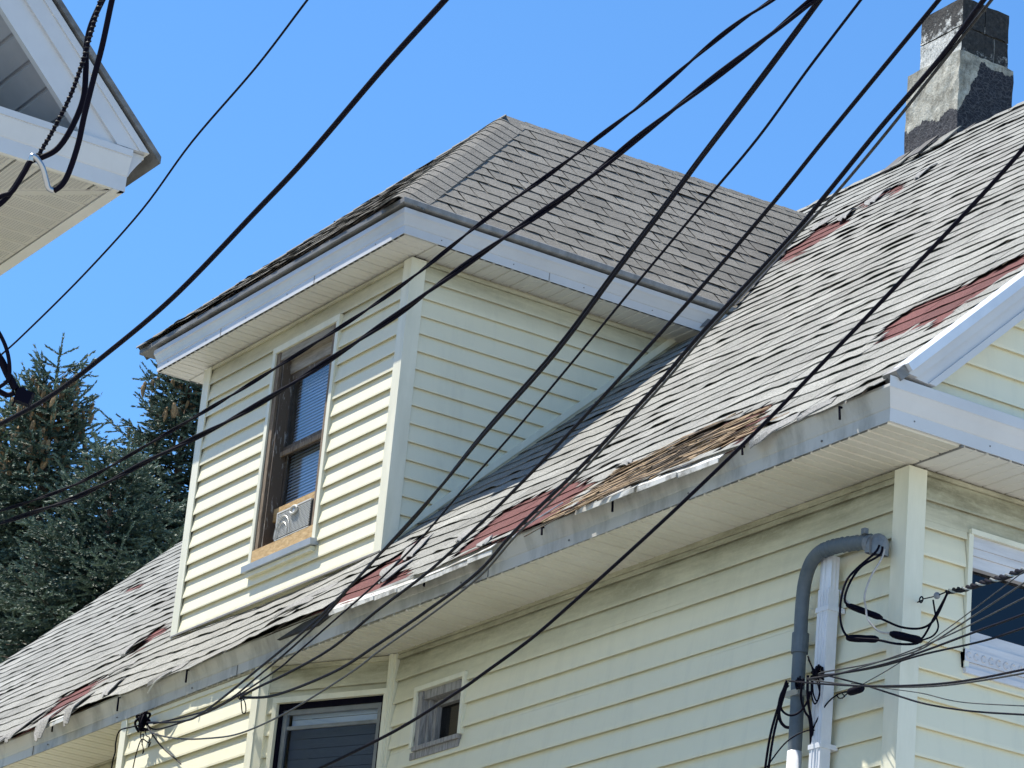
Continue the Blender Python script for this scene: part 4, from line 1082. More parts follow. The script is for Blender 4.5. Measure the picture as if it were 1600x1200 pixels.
for x in (-19.95, -18.55):
    MB().box((x, FY - .0025, ZD + .002), (x + .006, FY + .002, ZD + .060)).build('fascia_seam', M['edge_grey'], house)
MB().box((FX1 - .002, 10.62, ZD + .002), (FX1 + .0025, 10.626, ZD + .060)).build('fascia_seam', M['edge_grey'], house)
for k in range(6):
    MB().tube([(-20.8 + .62 * k, FY + .002, ZD + .035), (-20.8 + .62 * k, FY - .003, ZD + .035)], .0045, 6).build('fascia_nail', M['edge_dark'], house)
for k in range(4):
    MB().tube([(FX1 - .002, 9.75 + .58 * k, ZD + .035), (FX1 + .003, 9.75 + .58 * k, ZD + .035)], .0045, 6).build('fascia_nail', M['edge_dark'], house)
for k in range(6):
    MB().tube([(XE, 9.18 + .48 * k, ZS + .045), (XE + .0045, 9.18 + .48 * k, ZS + .045)], .0045, 6).build('cornice_nail', M['edge_dark'], house)

# ------------------------------------------------------------------ dormer window
dwin = MB()
yo = DY - .034
dwin.box((-19.505, yo, 8.12), (-19.462, DY - .001, 9.7645)); dwin.box((-18.578, yo, 8.12), (-18.535, DY - .001, 9.7645)); dwin.box((-19.505, yo - .002, 9.765), (-18.535, DY - .001, 9.812))
dwin = dwin.build('window', M['trim'], house)
D0 = DY - .02
m = MB(); m.box((-19.4615, D0, 8.14), (-19.405, DY + .19, 9.764)); m.box((-18.635, D0, 8.14), (-18.5785, DY + .19, 9.764)); m.build('frame', M['oldwood'], dwin)
m = MB(); m.box((-19.404, D0 + .004, 9.70), (-18.636, DY + .19, 9.764)); m.box((-19.404, DY + .05, 9.60), (-18.636, DY + .14, 9.699))
m.build('header', M['header'], dwin)
m = MB()
for x in (-19.400, -19.372): m.box((x, D0 + .012, 8.26), (x + .012, DY + .09, 9.70))
m.build('stop_bead', M['peel'], dwin)
def sash(x0, x1, z0, z1, y, s, t, mat, par, name='sash'):
    m = MB(); m.box((x0, y, z0), (x0 + s, y + t, z1)); m.box((x1 - s, y, z0), (x1, y + t, z1)); m.box((x0 + s + .0005, y + .001, z0), (x1 - s - .0005, y + t - .001, z0 + s)); m.box((x0 + s + .0005, y + .001, z1 - s), (x1 - s - .0005, y + t - .001, z1))
    return m.build(name, mat, par)
sash(-19.404, -18.636, 8.99, 9.60, DY + .06, .048, .03, M['peel'], dwin)
sash(-19.404, -18.636, 8.56, 9.035, DY + .095, .045, .03, M['peel'], dwin)
MB().box((-19.403, DY + .045, 8.965), (-18.637, DY + .0595, 9.0)).build('meeting_rail', M['oldwood'], dwin)
MB().box((-19.356, DY + .074, 9.039), (-18.684, DY + .078, 9.551)).build('pane', M['glass'], dwin)
MB().box((-19.358, DY + .108, 8.606), (-18.682, DY + .112, 8.989)).build('pane', M['glass'], dwin)
m = MB()
for k in range(42):
    z = 8.60 + k * .0245
    m.obox((-19.02, DY + .15, z), (1, 0, 0), (0, .42, .907), (0, -.907, .42), (-.36, -.0105, 0), (.36, .0105, .0012))
m.build('blind', M['blind'], dwin, kind='stuff')
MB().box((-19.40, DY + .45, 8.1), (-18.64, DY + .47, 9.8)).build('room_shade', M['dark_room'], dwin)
MB().box((-19.395, DY + .05, 8.475), (-18.645, DY + .072, 8.57)).build('filler_board', M['osb'], dwin)
MB().box((-19.46, D0 - .012, 8.158), (-18.58, DY + .05, 8.262)).build('lower_board', M['osb'], dwin)
MB().obox((-19.02, DY, 8.155), (1, 0, 0), (0, -1, -.12), (0, -.12, 1), (-.50, .0, -.045), (.50, .075, 0)).build('sill', M['sill'], dwin)
MB().box((-19.49, DY - .045, 8.066), (-18.55, DY - .002, 8.10)).build('apron', M['trim'], dwin)
# air conditioner: body, grille, vent knob
ac = thing('air_conditioner', 'small white window air conditioner wedged in the dormer window between raw boards', 'air conditioner', (-18.90, DY, 8.264))
ay = DY - .03
MB().box((-19.14, ay + .012, 8.266), (-18.645, DY + .045, 8.470)).build('body', M['ac_in'], ac)
m = MB()
m.box((-19.1315, ay - .003, 8.462), (-18.6525, ay + .0115, 8.472)); m.box((-19.1315, ay - .003, 8.264), (-18.6525, ay + .0115, 8.270)); m.box((-19.14, ay - .003, 8.264), (-19.132, ay + .0115, 8.472))
m.build('grille_frame', M['ac'], ac)
m = MB()
for k in range(15):
    z = 8.282 + k * .0118
    m.box((-19.131, ay - .001, z), (-18.653, ay + .003, z + .0048))
for k in range(24):
    x = -19.122 + k * .0198
    m.box((x, ay - .004, 8.277), (x + .005, ay - .0012, 8.455))
m.build('grille', M['ac'], ac, kind='stuff')
m = MB()
for k in range(20):
    a0, a1 = PI * k / 20, PI * (k + 1) / 20
    for R_ in (.075, .11):
        for cx in (-19.03,):
            p = [(cx + R_ * math.cos(a) * 1.0, ay - .009, 8.278 + R_ * math.sin(a) * 1.35) for a in (a0, a1)]
            m.tube(p, .0035, 4)
m.build('grille_arch', M['ac'], ac)
m = MB(); m.tube([(-18.875 + .048 * math.cos(a), ay - .014, 8.435 + .026 * math.sin(a)) for a in [2 * PI * k / 18 for k in range(19)]], .009, 6, cap=False)
m.build('vent_ring', M['ac'], ac, smooth=True)
m = MB(); m.tube([(-18.875, ay - .008, 8.435), (-18.875, ay - .015, 8.435)], .016, 10); m.build('knob', M['sill'], ac)

# ------------------------------------------------------------------ small window beside the bay
sw_ = MB()
for a, b in (((-16.552, 6.30), (-16.520, 6.6545)), ((-15.992, 6.30), (-15.962, 6.6545))): sw_.box((a[0], YW - .036, a[1]), (b[0], YW - .001, b[1]))
sw_.box((-16.552, YW - .038, 6.655), (-15.962, YW - .001, 6.684))
sw_ = sw_.build('window', M['trim'], house)
m = MB(); m.box((-16.519, YW - .02, 6.30), (-16.47, YW + .16, 6.654)); m.box((-16.045, YW + .02, 6.30), (-15.993, YW + .16, 6.654)); m.box((-16.469, YW - .01, 6.60), (-16.046, YW + .16, 6.654)); m.box((-16.50, YW - .045, 6.272), (-15.975, YW + .16, 6.299))
m.build('frame', M['greywood'], sw_)
m = MB(); m.box((-16.468, YW + .02, 6.3), (-16.44, YW + .11, 6.6)); m.box((-16.438, YW + .05, 6.3), (-16.40, YW + .12, 6.59)); m.box((-16.399, YW + .05, 6.56), (-16.046, YW + .12, 6.598)); m.box((-16.399, YW + .05, 6.3), (-16.046, YW + .12, 6.33))
m.build('sash', M['greywood'], sw_)
MB().box((-16.398, YW + .085, 6.331), (-16.047, YW + .089, 6.559)).build('pane', M['glass_dark'], sw_)
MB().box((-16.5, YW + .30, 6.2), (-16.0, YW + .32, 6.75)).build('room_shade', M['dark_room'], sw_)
MB().box((-16.54, YW - .03, 6.225), (-15.98, YW - .003, 6.27)).build('apron', M['greywood'], sw_)

# ------------------------------------------------------------------ bay window
def bb(m, a, b): return m.obox((AX_, AY_, 0), bu, bn, (0, 0, 1), a, b)
by = MB(); bb(by, (.012, .001, 5.1), (.045, .040, 6.705)); bb(by, (.885, .001, 5.1), (.918, .040, 6.705)); bb(by, (.012, .001, 6.7055), (.918, .042, 6.740))
by = by.build('window', M['trim'], house)
m = MB(); bb(m, (.046, -.04, 5.2), (.075, .012, 6.705)); bb(m, (.855, -.04, 5.2), (.884, .012, 6.705)); bb(m, (.0755, -.04, 6.665), (.8545, .011, 6.705)); m.build('frame', M['cable'], by)
m = MB(); bb(m, (.076, -.03, 5.2), (.108, .0, 6.664)); bb(m, (.822, -.03, 5.2), (.854, .0, 6.664)); bb(m, (.1085, -.03, 6.632), (.8215, -.001, 6.664)); bb(m, (.1085, -.028, 6.535), (.8215, -.006, 6.558)); m.build('storm_frame', M['alu'], by)
MBp = MB(); bb(MBp, (.109, -.020, 5.2), (.821, -.017, 6.534)); MBp.build('screen', M['screen'], by)
MBp = MB(); bb(MBp, (.109, -.050, 5.2), (.821, -.046, 6.66)); MBp.build('pane', M['glass'], by)
m = MB()
for k in range(22): bb(m, (.11, -.062, 5.25 + k * .065), (.82, -.058, 5.25 + k * .065 + .061))
m.build('blind', M['blind'], by, kind='stuff')
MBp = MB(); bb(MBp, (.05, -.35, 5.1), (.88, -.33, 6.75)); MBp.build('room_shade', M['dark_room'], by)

# ------------------------------------------------------------------ gable window
gy0, gy1 = 9.862, 11.05
gw = MB(); gw.box((XR + .001, gy0 - .004, 6.03), (XR + .034, gy0 + .024, 6.725)); gw.box((XR + .001, gy0 + .006, 6.7255), (XR + .040, gy1, 6.752)); gw.box((XR + .001, gy1 - .03, 6.03), (XR + .034, gy1, 6.725))
gw = gw.build('window', M['trim'], house)
m = MB()
for x0, x1, z0, z1 in ((-.02, .016, 6.665, 6.7245), (-.04, .010, 6.625, 6.6645), (-.06, .0, 6.565, 6.6245)): m.box((XR + x0, gy0 + .025, z0), (XR + x1, gy1 - .031, z1))
m.box((XR - .05, gy0 + .025, 6.03), (XR + .0, gy0 + .045, 6.564)); m.box((XR - .05, gy1 - .06, 6.03), (XR + .0, gy1 - .031, 6.564))
m.build('frame', M['vinyl'], gw)
MB().box((XR - .045, gy0 + .0455, 6.23), (XR - .041, gy1 - .061, 6.5645)).build('pane', M['glass_dark'], gw)
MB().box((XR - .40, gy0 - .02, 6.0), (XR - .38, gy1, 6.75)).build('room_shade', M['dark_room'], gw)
m = MB(); m.box((XR - .04, gy0 + .0455, 6.165), (XR + .012, gy1 - .061, 6.2295)); m.box((XR - .03, gy0 + .026, 6.125), (XR + .030, gy1 - .031, 6.1645)); m.box((XR + .001, gy0 - .004, 6.062), (XR + .036, gy1, 6.1245)); m.box((XR + .001, gy0 - .004, 6.030), (XR + .026, gy1, 6.0615)); m.box((XR + .001, gy0 + .0, 6.0), (XR + .042, gy1, 6.0295))
m.build('sill', M['vinyl'], gw)
# embossed scallops along the sill
for k in range(24):
    y = gy0 + .02 + k * .048
    MB().tube([(XR + .0375, y + .014 * math.cos(a), 6.094 + .018 * math.sin(a)) for a in [PI * (.2 + 1.6 * j / 7) for j in range(8)]], .0035, 4).build('sill_scallop', M['vinyl'], gw)

# ------------------------------------------------------------------ downspout (part of the house)
dsx, dsy = -12.372, 9.405
m = MB()
for x0, x1, y0, y1 in ((-.044, .044, -.032, -.028), (-.044, .044, .028, .032), (-.044, -.040, -.0279, .0279), (.040, .044, -.0279, .0279)):
    m.box((dsx + x0, dsy + y0, .2), (dsx + x1, dsy + y1, 6.43))
for x in (-.022, 0, .022): m.box((dsx + x - .003, dsy - .0355, .2), (dsx + x + .003, dsy - .0321, 6.42))
dn = m.build('downspout', M['downspout'], house)
m = MB(); n = 20; zz = [6.40, 6.44, 6.47, 6.50, 6.53, 6.56, 6.60]
for a, b in zip(zz, zz[1:]):
    for k in range(n):
        def pt(j, z, inn=0):
            th = 2 * PI * j / n; g_ = .003 * (j % 2) * (1 if z > 6.42 else .3)
            c, s = math.cos(th), math.sin(th); sq = max(abs(c), abs(s))
            return (dsx + c / sq * (.046 - g_ - inn) , dsy + s / sq * (.034 - g_ - inn), z)
        m.quad(pt(k, a), pt(k + 1, a), pt(k + 1, b), pt(k, b)); m.quad(pt(k, a, .004), pt(k, b, .004), pt(k + 1, b, .004), pt(k + 1, a, .004))
m.build('crimped_end', M['downspout'], dn)
MB().box((dsx - .038, dsy - .027, 6.50), (dsx + .038, dsy + .027, 6.51)).build('dark_bore', M['dark_room'], dn)
for z in (6.31, 5.6, 4.2, 2.5):
    MB().box((dsx - .052, dsy - .037, z), (dsx + .052, dsy + .07, z + .025)).build('strap', M['downspout'], dn)

# ------------------------------------------------------------------ service mast
mast = thing('service_mast', 'dark grey electric conduit bending over the downspout to a weatherhead by the corner post', 'conduit', (-12.565, 9.39, 0))
cp = [(-12.565, 9.40, .3), (-12.565, 9.40, 3), (-12.565, 9.395, 5.535), (-12.566, 9.39, 6.001), (-12.566, 9.39, 6.211), (-12.562, 9.385, 6.354), (-12.531, 9.37, 6.49), (-12.455, 9.345, 6.575), (-12.358, 9.33, 6.612), (-12.30, 9.335, 6.615)]
MB().tube(smooth_path(cp, 6), .036, 14).build('pipe', M['conduit'], mast, smooth=True)
fl = smooth_path([(-12.34, 9.332, 6.614), (-12.25, 9.345, 6.622), (-12.14, 9.37, 6.618), (-12.03, 9.39, 6.608)], 10)
MB().tube(fl, .038, 14, rf=lambda t: 1 + .10 * math.sin(t * 70)).build('flexible_sleeve', M['conduit'], mast, smooth=True)
MB().tube([(-12.566, 9.39, 6.13), (-12.566, 9.39, 6.235)], .044, 16).build('coupling', M['conduit'], mast)
MB().tube([(-12.565, 9.395, .25), (-12.565, 9.395, 5.62)], .0385, 14).build('painted_sunlit_pipe', M['downspout'], mast, smooth=True)  # white sleeve paints the sunlit lower length of the grey conduit
for z in (5.9, 4.4, 2.9, 1.4):
    MB().box((-12.62, 9.35, z), (-12.51, 9.46, z + .03)).build('strap', M['steel'], mast)
# weatherhead: a hood with a skirt and a dark mouth
m = MB(); nr, ns = 8, 16; c0 = Vector((-11.985, 9.395, 6.565)); rows = []
for i in range(nr + 1):
    t = i / nr * .5 * PI; rows.append([c0 + Vector((.070 * math.cos(t) * math.cos(2 * PI * j / ns) + .018 * math.sin(t), .052 * math.cos(t) * math.sin(2 * PI * j / ns), .072 * math.sin(t) + .03 * math.cos(2 * PI * j / ns) * -.6 * math.cos(t))) for j in range(ns)])
for a, b in zip(rows, rows[1:]):
    for j in range(ns): m.quad(a[j], a[(j + 1) % ns], b[(j + 1) % ns], b[j])
low = [p + Vector((0, 0, -.035)) for p in rows[0]]
for j in range(ns): m.quad(low[j], low[(j + 1) % ns], rows[0][(j + 1) % ns], rows[0][j])
m.build('weatherhead', M['whead'], mast, smooth=True)
m = MB(); m.quad(*[p + Vector((0, 0, .006)) for p in low]); m.build('mouth', M['dark_room'], mast)
MB().tube([(-12.045, 9.39, 6.60), (-12.01, 9.39, 6.59)], .046, 14).build('collar', M['whead'], mast)
MB().box((-12.05, 9.34, 6.64), (-12.02, 9.365, 6.668)).build('clamp_screw', M['whead'], mast)
MB().box((-11.972, 9.336, 6.52), (-11.966, 9.352, 6.61)).build('hood_rib', M['edge_dark'], mast)

# ------------------------------------------------------------------ cables
def wire(key, label, mat='cable', group=None, twist=0.0, name='overhead_cable', cat='cable', sub=7, n=8):
    pts, r = WIRES[key]
    if key[0] == 'f': r *= .82
    P = smooth_path(pts, sub)
    m = MB()
    if twist:
        L = 0; a = []; b = []
        for i, p in enumerate(P):
            if i: L += (p - P[i - 1]).length
            t = (P[min(i + 1, len(P) - 1)] - P[max(i - 1, 0)]).normalized()
            u = t.cross(Vector((0, 0, 1)))
            u = u.normalized() if u.length > 1e-3 else Vector((1, 0, 0)); v = t.cross(u)
            ph = L * twist
            off = (u * math.cos(ph) + v * math.sin(ph)) * r * .62
            a.append(p + off); b.append(p - off)
        m.tube(a, r * .72, 6); m.tube(b, r * .60, 6)
    else:
        m.tube(P, r, n)
    o = m.build(name, M[mat], None, smooth=True)
    return tag(o, label, cat, group)
G1 = 'cables crossing in front of the dormer'
G2 = 'cables running down to the bay'
G3 = 'wires fanning from the right to the mast'
G4 = 'wire loops hanging at the mast'
wire('w1', 'thin lone black wire against the sky, leftmost of the two beside the dormer')
wire('w2', 'thick black cable against the sky, passing between dormer roof and the thin lone wire', sub=9)
wire('w3', 'upper of the two cables crossing the dormer window', group=G1, twist=9, sub=16)
wire('w4', 'lower and thicker of the two cables crossing the dormer window', group=G1, twist=6, sub=16)
wire('w5', 'thickest black cable crossing the middle of the dormer cheek down to the bay', group=G2, sub=9)
wire('w5b', 'slimmer black cable clinging just under the thickest one across the dormer cheek', group=G2)
wire('w6', 'thin wire right of the thick pair across the dormer roof and cheek', group=G2)
wire('w7', 'single black cable that passes the right end of the dormer eave', group=G2)
wire('w8', 'thick black cable passing just left of the chimney and down the dormer valley', group=G2)
wire('w8b', 'slim cable hugging the underside of the one beside the chimney, sagging low onto the bay', mat='cable_old', group=G2)
wire('w9', 'black cable crossing the right side of the worn roof and the street wall', sub=9)
wire('w10', 'grey wire dropping from the knot on the bay towards the lower right', mat='cable_old')
wire('w11', 'black wire looping left round the bay corner post from the knot', cat='wire')
wire('w12', 'thin black wire curling straight down under the knot on the bay', cat='wire')
wire('w13', 'small black wire loop hanging from the hook at the right bay post', cat='wire')
wire('s1', 'leftmost black drip loop from the weatherhead down to the lower splice', group='drip loops under the weatherhead', name='service_wire', cat='wire')
wire('s2', 'inner black drip loop through the silver marked splice and up to the twisted drop', group='drip loops under the weatherhead', name='service_wire', cat='wire')
wire('s3', 'whitish drip loop hanging from the weatherhead', mat='cable_white', group='drip loops under the weatherhead', name='service_wire', cat='wire')
wire('s3b', 'black wire rising from the right splice to the twisted drop', group='drip loops under the weatherhead', name='service_wire', cat='wire')
wire('s4', 'slim black wire curving from the round insulator down to the right splice', group='drip loops under the weatherhead', name='service_wire', cat='wire')
wire('s5', 'short pale wire tail at the left end of the silver marked splice', mat='cable_white', name='service_wire', cat='wire')
# twisted triplex drop with one bare bright strand
drop = thing('service_drop', 'twisted service drop with a bright bare strand running off right over the gable window', 'cable', WIRES['trip'][0][0])
Pt = smooth_path(WIRES['trip'][0], 16)
L = 0; strands = [[], [], []]
for i, p in enumerate(Pt):
    if i: L += (p - Pt[i - 1]).length
    t = (Pt[min(i + 1, len(Pt) - 1)] - Pt[max(i - 1, 0)]).normalized(); u = t.cross(Vector((0, 0, 1))).normalized(); v = t.cross(u)
    for k in range(3):
        a = L * 16 + k * 2.094
        strands[k].append(p + (u * math.cos(a) + v * math.sin(a)) * .0085)
for k, mt in enumerate(('cable', 'cable', 'steel')):
    MB().tube(strands[k], .0075 if k < 2 else .005, 6).build('strand', M[mt], drop, smooth=True)
# splices
def splice(a, b, r, label, marks=False):
    a, b = Vector(a), Vector(b); t = thing('splice_sleeve', label, 'splice', a, 'black splice sleeves under the weatherhead')
    P = [a + (b - a) * k / 10 for k in range(11)]
    MB().tube(P, r, 12, rf=lambda s: (.55 + .45 * min(1, s / .12, (1 - s) / .12)) * (1 + .04 * math.sin(s * 50))).build('sleeve', M['cable'], t, smooth=True)
    if marks:
        up = Vector((-.25, -.5, .83))
        for k in range(4):
            q0 = a + (b - a) * (.12 + .2 * k) + up * r * .9; q1 = a + (b - a) * (.24 + .2 * k) + up * r * .9
            MB().tube([q0, q1], .0042, 5).build('silver_mark', M['drip'], t)
SPL = dict(a=SPA, b=SPB, c=SPC)
splice(*SPL['a'], .019, 'lower left black splice sleeve in front of the siding beside the downspout')
splice(*SPL['b'], .016, 'black splice sleeve with silver marks just below the weatherhead loops', True)
splice(*SPL['c'], .020, 'right black splice sleeve in front of the corner post')
ins = thing('insulator', 'round black insulator on an eye hook right of the corner post', 'insulator', (-11.80, 9.54, 6.294))
m = MB()
for i in range(6):
    for j in range(12):
        def sp(i_, j_): th = PI * i_ / 6; ph = 2 * PI * j_ / 12; return (-11.701 + .017 * math.sin(th) * math.cos(ph), 9.557 + .017 * math.sin(th) * math.sin(ph), 6.298 + .018 * math.cos(th))
        m.quad(sp(i, j), sp(i, j + 1), sp(i + 1, j + 1), sp(i + 1, j))
m.build('ball', M['whead'], ins, smooth=True)
MB().tube([(-11.80 + .013 * math.cos(a), 9.54, 6.294 + .015 * math.sin(a)) for a in [2 * PI * k / 14 for k in range(15)]], .0038, 6, cap=False).build('eye', M['cable'], ins, smooth=True)
MB().tube([(-11.787, 9.542, 6.295), (-11.72, 9.556, 6.297)], .003, 5).build('rod', M['cable'], ins)
MB().tube([(-11.80, 9.545, 6.292), (-11.845, 9.55, 6.290)], .0035, 5).build('screw', M['cable'], ins)
MB().tube([(-11.684, 9.558, 6.299), (-11.63, 9.566, 6.308)], .0035, 5).build('tail', M['cable'], ins)
# fan of thin wires
lab = ['topmost thin wire of the fan that starts at the knot beside the downspout', 'second wire from the top of the fan running to the right edge', 'third and thickest black wire of the fan, midway up the right edge', 'fourth black wire of the fan, just under the thickest one', 'thin straight wire climbing steeply across the fan from the hanging black cylinder',
       'nearly level black wire, upper of the close pair leaving right under the gable window', 'nearly level black wire, lower of the close pair leaving right under the gable window', 'black wire sagging down to the right, lowest at the right edge', 'thin wire just above the lowest one at the right edge']
for i, l in enumerate(lab):
    wire('f%d' % i, l, mat='cable' if i in (2, 3, 5, 7) else 'cable_old', group=G3, n=6)
lab = ['outer black wire bundle falling left of the dark conduit', 'inner black wire falling beside the outer bundle left of the conduit', 'thick short black loop on the left of the conduit', 'black wire loop round the front of the conduit', 'thick black wire falling between conduit and downspout', 'black wire beside the thick one between conduit and downspout',
       'tall narrow wire loop standing over the knot beside the downspout', 'narrow hanging wire loop in front of the downspout', 'thin wire arching across conduit and downspout near the bottom edge', 'thin wire from the hanging cylinder down to the downspout foot', 'tiny curled wire end beside the hanging cylinder']
for i, l in enumerate(lab):
    wire('g%d' % i, l, group=G4, n=6, cat='wire', name='loose_wire')
# clamps and knots
def knot(c, r, label, seed, name='wire_knot', mat='cable'):
    rr = random.Random(seed); c = Vector(c); t = thing(name, label, 'wire knot', c)
    for k in range(6):
        P = [c + Vector((rr.uniform(-1, 1), rr.uniform(-.6, .6), rr.uniform(-1, 1))) * r for _ in range(5)]
        MB().tube(smooth_path(P + [P[0]], 5), r * .15, 5).build('coil', M[mat], t, smooth=True)
knot((-12.469, 9.33, 5.946), .032, 'small wire clamp on the left side of the dark conduit', 1)
knot((-12.364, 9.348, 5.981), .040, 'tangled wire knot tied round the downspout', 2)
knot((-19.389, 8.98, 6.849), .060, 'large tangled wire knot hooked on the bay near its left corner post', 3)
knot((-17.898, 8.957, 6.766), .026, 'small wire hook at the right corner post of the bay', 4)
for k, (dx, dz, l) in enumerate(((.1, -.22, 'longest'), (.18, -.16, 'middle'), (.02, -.14, 'shortest'))):
    rr = random.Random(k)
    P = [Vector((-19.389, 8.97, 6.83)) + Vector((dx * t + rr.uniform(-.03, .03), .01 * k, dz * t + rr.uniform(-.02, .02))) for t in (0, .3, .55, .8, 1, .9)]
    tag(MB().tube(smooth_path(P), .0035, 5).build('loose_wire', M['cable'], None, smooth=True), '%s wire end dangling under the large knot on the bay' % l, 'wire', 'wire ends under the bay knot')
cy = thing('wire_clamp', 'small black cylinder hanging in the wires right of the downspout', 'clamp', CYL[0])
MB().tube([Vector(CYL[0]).lerp(Vector(CYL[1]), k / 8) for k in range(9)], .020, 12, rf=lambda s: .6 + .4 * min(1, s / .15, (1 - s) / .15)).build('barrel', M['cable'], cy, smooth=True)
MB().tube([Vector(CYL[0]), Vector(CYL[0]) + Vector((-.035, .0, -.012)), Vector(CYL[0]) + Vector((-.06, .01, -.018))], .0035, 5).build('tail', M['cable_old'], cy)

# ------------------------------------------------------------------ drop at the neighbour
G5 = 'cables looping at the upper left'
n1 = thing('cable_grip', 'ribbed spiral grip strand, leftmost of the loops in front of the neighbouring eave', 'cable grip', WIRES['n1'][0][0])
P1 = smooth_path(WIRES['n1'][0], 8)
MB().tube(P1, .0055, 7).build('core', M['cable'], n1, smooth=True)
hel = []; L = 0
for i in range(len(P1) - 1):
    for k in range(8):
        p = P1[i].lerp(P1[i + 1], k / 8); t = (P1[i + 1] - P1[i]).normalized(); L += (P1[i + 1] - P1[i]).length / 8
        u = t.cross(Vector((0, 1, 0))).normalized(); v = t.cross(u); a = L * 420
        hel.append(p + (u * math.cos(a) + v * math.sin(a)) * .0062)
MB().tube(hel, .0022, 4).build('spiral', M['cable_old'], n1, smooth=True)
wire('n2', 'middle black cable passing behind the loop in front of the neighbouring eave', group=G5)
wire('n3', 'right black cable hanging down to the bottom of the loop by the neighbouring eave', group=G5)
wire('n3b', 'bare grey curved hook wire at the bottom of the loop by the neighbouring eave', mat='steel', name='loop_wire', cat='wire')
wire('n4', 'black cable wound below the loop and leaving at the left edge', group=G5)
wire('m1', 'thin curved black wire above the connector at the left edge', cat='wire')
wire('m2', 'thick straight black cable entering the connector at the left edge', cat='cable')
wire('m3', 'short black cable leaving the connector towards the left edge', cat='cable')
cn = thing('cable_connector', 'square black cable connector at the left edge in front of the spruce', 'connector', (-7.995, 3.195, 4.602))
ccx = Vector((-7.997, 3.2, 4.606))
MB().obox(ccx, (.52, .80, -.28), (-.80, .50, 0), (.14, .2, .96), (-.012, -.017, -.020), (.034, .017, .018)).build('housing', M['cable'], cn)
MB().tube([ccx + Vector((-.01, 0, .02)), ccx + Vector((-.004, .004, .006))], .016, 10).build('neck', M['cable'], cn)
MB().tube([ccx + Vector((-.012, -.01, -.012)), ccx + Vector((-.016, -.014, -.03))], .003, 5).build('pin', M['cable'], cn)

# ------------------------------------------------------------------ neighbouring house
nb = thing('neighbouring_house', 'grey white eave corner of the neighbouring house jutting in at the upper left', 'house', (-19.5, .9, 0))
NX, NY, NZ = -14.506, 6.215, 8.325
OV = .72
NYS = -4.4                               # near side eave
YM = (NY + NYS) / 2
wx, wy0, wy1 = NX - OV, NYS + OV, NY - OV
wl = MB().box((-24.5, wy0, 0), (wx, wy1, NZ + .02)).build('wall', M['n_wall'], nb)
z = .1
while z < NZ - .1:
    MB().prism([(wx + .002, wy0, z), (wx + .022, wy0, z), (wx + .006, wy0, z + .198)], (0, wy1 - wy0, 0)).build('siding_plank', M['n_wall'], wl)
    z += .2
ncrown = [(-.03, 0), (0, 0), (0, .085), (.005, .09), (.018, .12), (.045, .165), (.062, .19), (.070, .198), (.070, .212), (.081, .214), (.081, .236), (-.03, .236)]
sweep([(-24.9, NY), (NX, NY)][::-1], [(o, NZ + z_) for o, z_ in ncrown], 'eave_fascia', M['n_fascia'], nb)
lipn = [(-.03, 0), (0, 0), (0, .085), (.004, .09), (.012, .12), (.024, .165), (.030, .185), (.030, .192), (.038, .194), (.038, .232), (-.03, .232)]
sweep([(NX + .001, NYS), (NX + .001, NY - .001)], [(o, NZ + z_) for o, z_ in lipn], 'cornice_return', M['n_fascia'], nb)
# soffits mitred at 45 degrees
ns_ = MB().prism([(NX - .01, NYS + .1, NZ + .02), (NX - .01, NY - .01, NZ + .02), (-24.8, NY - .01, NZ + .02), (-24.8, wy1 + .01, NZ + .02), (wx - .01, wy1 + .01, NZ + .02), (wx - .01, NYS + .1, NZ + .02)], (0, 0, .02)).build('soffit', M['n_soffit'], nb)
EB = .075
def npanel(pts, z=NZ + .004):
    m = MB(); m.prism([(p[0], p[1], z) for p in pts], (0, 0, .010)); return m
k = 0
x = NX - .012
while x > -24.6:                          # eave side panels: seams run across to the wall
    x1 = x - .152
    ya = NY - EB
    lo0 = max(wy1, NY - (NX - x)); lo1 = max(wy1, NY - (NX - x1))
    if ya - lo1 > .01:
        m = npanel([(x - .003, min(lo0 + .02, ya), 0), (x - .003, ya, 0), (x1 + .003, ya, 0), (x1 + .003, lo1 + .02, 0)])
        m.build('soffit_panel', M['n_soffit'], ns_)
        if k < 16:                        # perforated strips, cut as rows of small slots
            s = MB(); yy = ya - .03
            while yy > lo1 + .05:
                for q_ in range(5):
                    xx = x - .03 - q_ * .022
                    if yy > NY - (NX - xx) + .05: s.box((xx - .014, yy, NZ + .0025), (xx, yy + .004, NZ + .0045))
                yy -= .016
            if s.v: s.build('vent_slots', M['n_gable'], ns_, kind='stuff')
    x = x1; k += 1
k = 0
y = NY - .012
while y > NYS + .2:                       # gable side panels: seams run along x
    y1 = y - .152
    xa_ = NX - EB * .4
    l0 = max(wx, NX - (NY - y)); l1 = max(wx, NX - (NY - y1))
    m = npanel([(xa_, y - .004, 0), (min(l0 + .0, xa_) - .02 if 0 else min(l0, xa_), y - .004, 0), (min(l1, xa_), y1 + .012, 0), (xa_, y1 + .012, 0)])
    m.build('soffit_panel', M['n_soffit'], ns_)
    if k < 10:
        s = MB(); xx = xa_ - .03
        while xx > l1 + .06:
            for q_ in range(5):
                yy = y - .03 - q_ * .022
                if xx > NX - (NY - yy) + .05: s.box((xx, yy - .014, NZ + .0025), (xx + .004, yy, NZ + .0045))
            xx -= .016
        if s.v: s.build('vent_slots', M['n_gable'], ns_, kind='stuff')
    y = y1; k += 1
MB().box((-24.8, NY - EB + .004, NZ - .004), (NX - .002, NY - .031, NZ + .016)).build('soffit_trim', M['n_fascia'], nb)
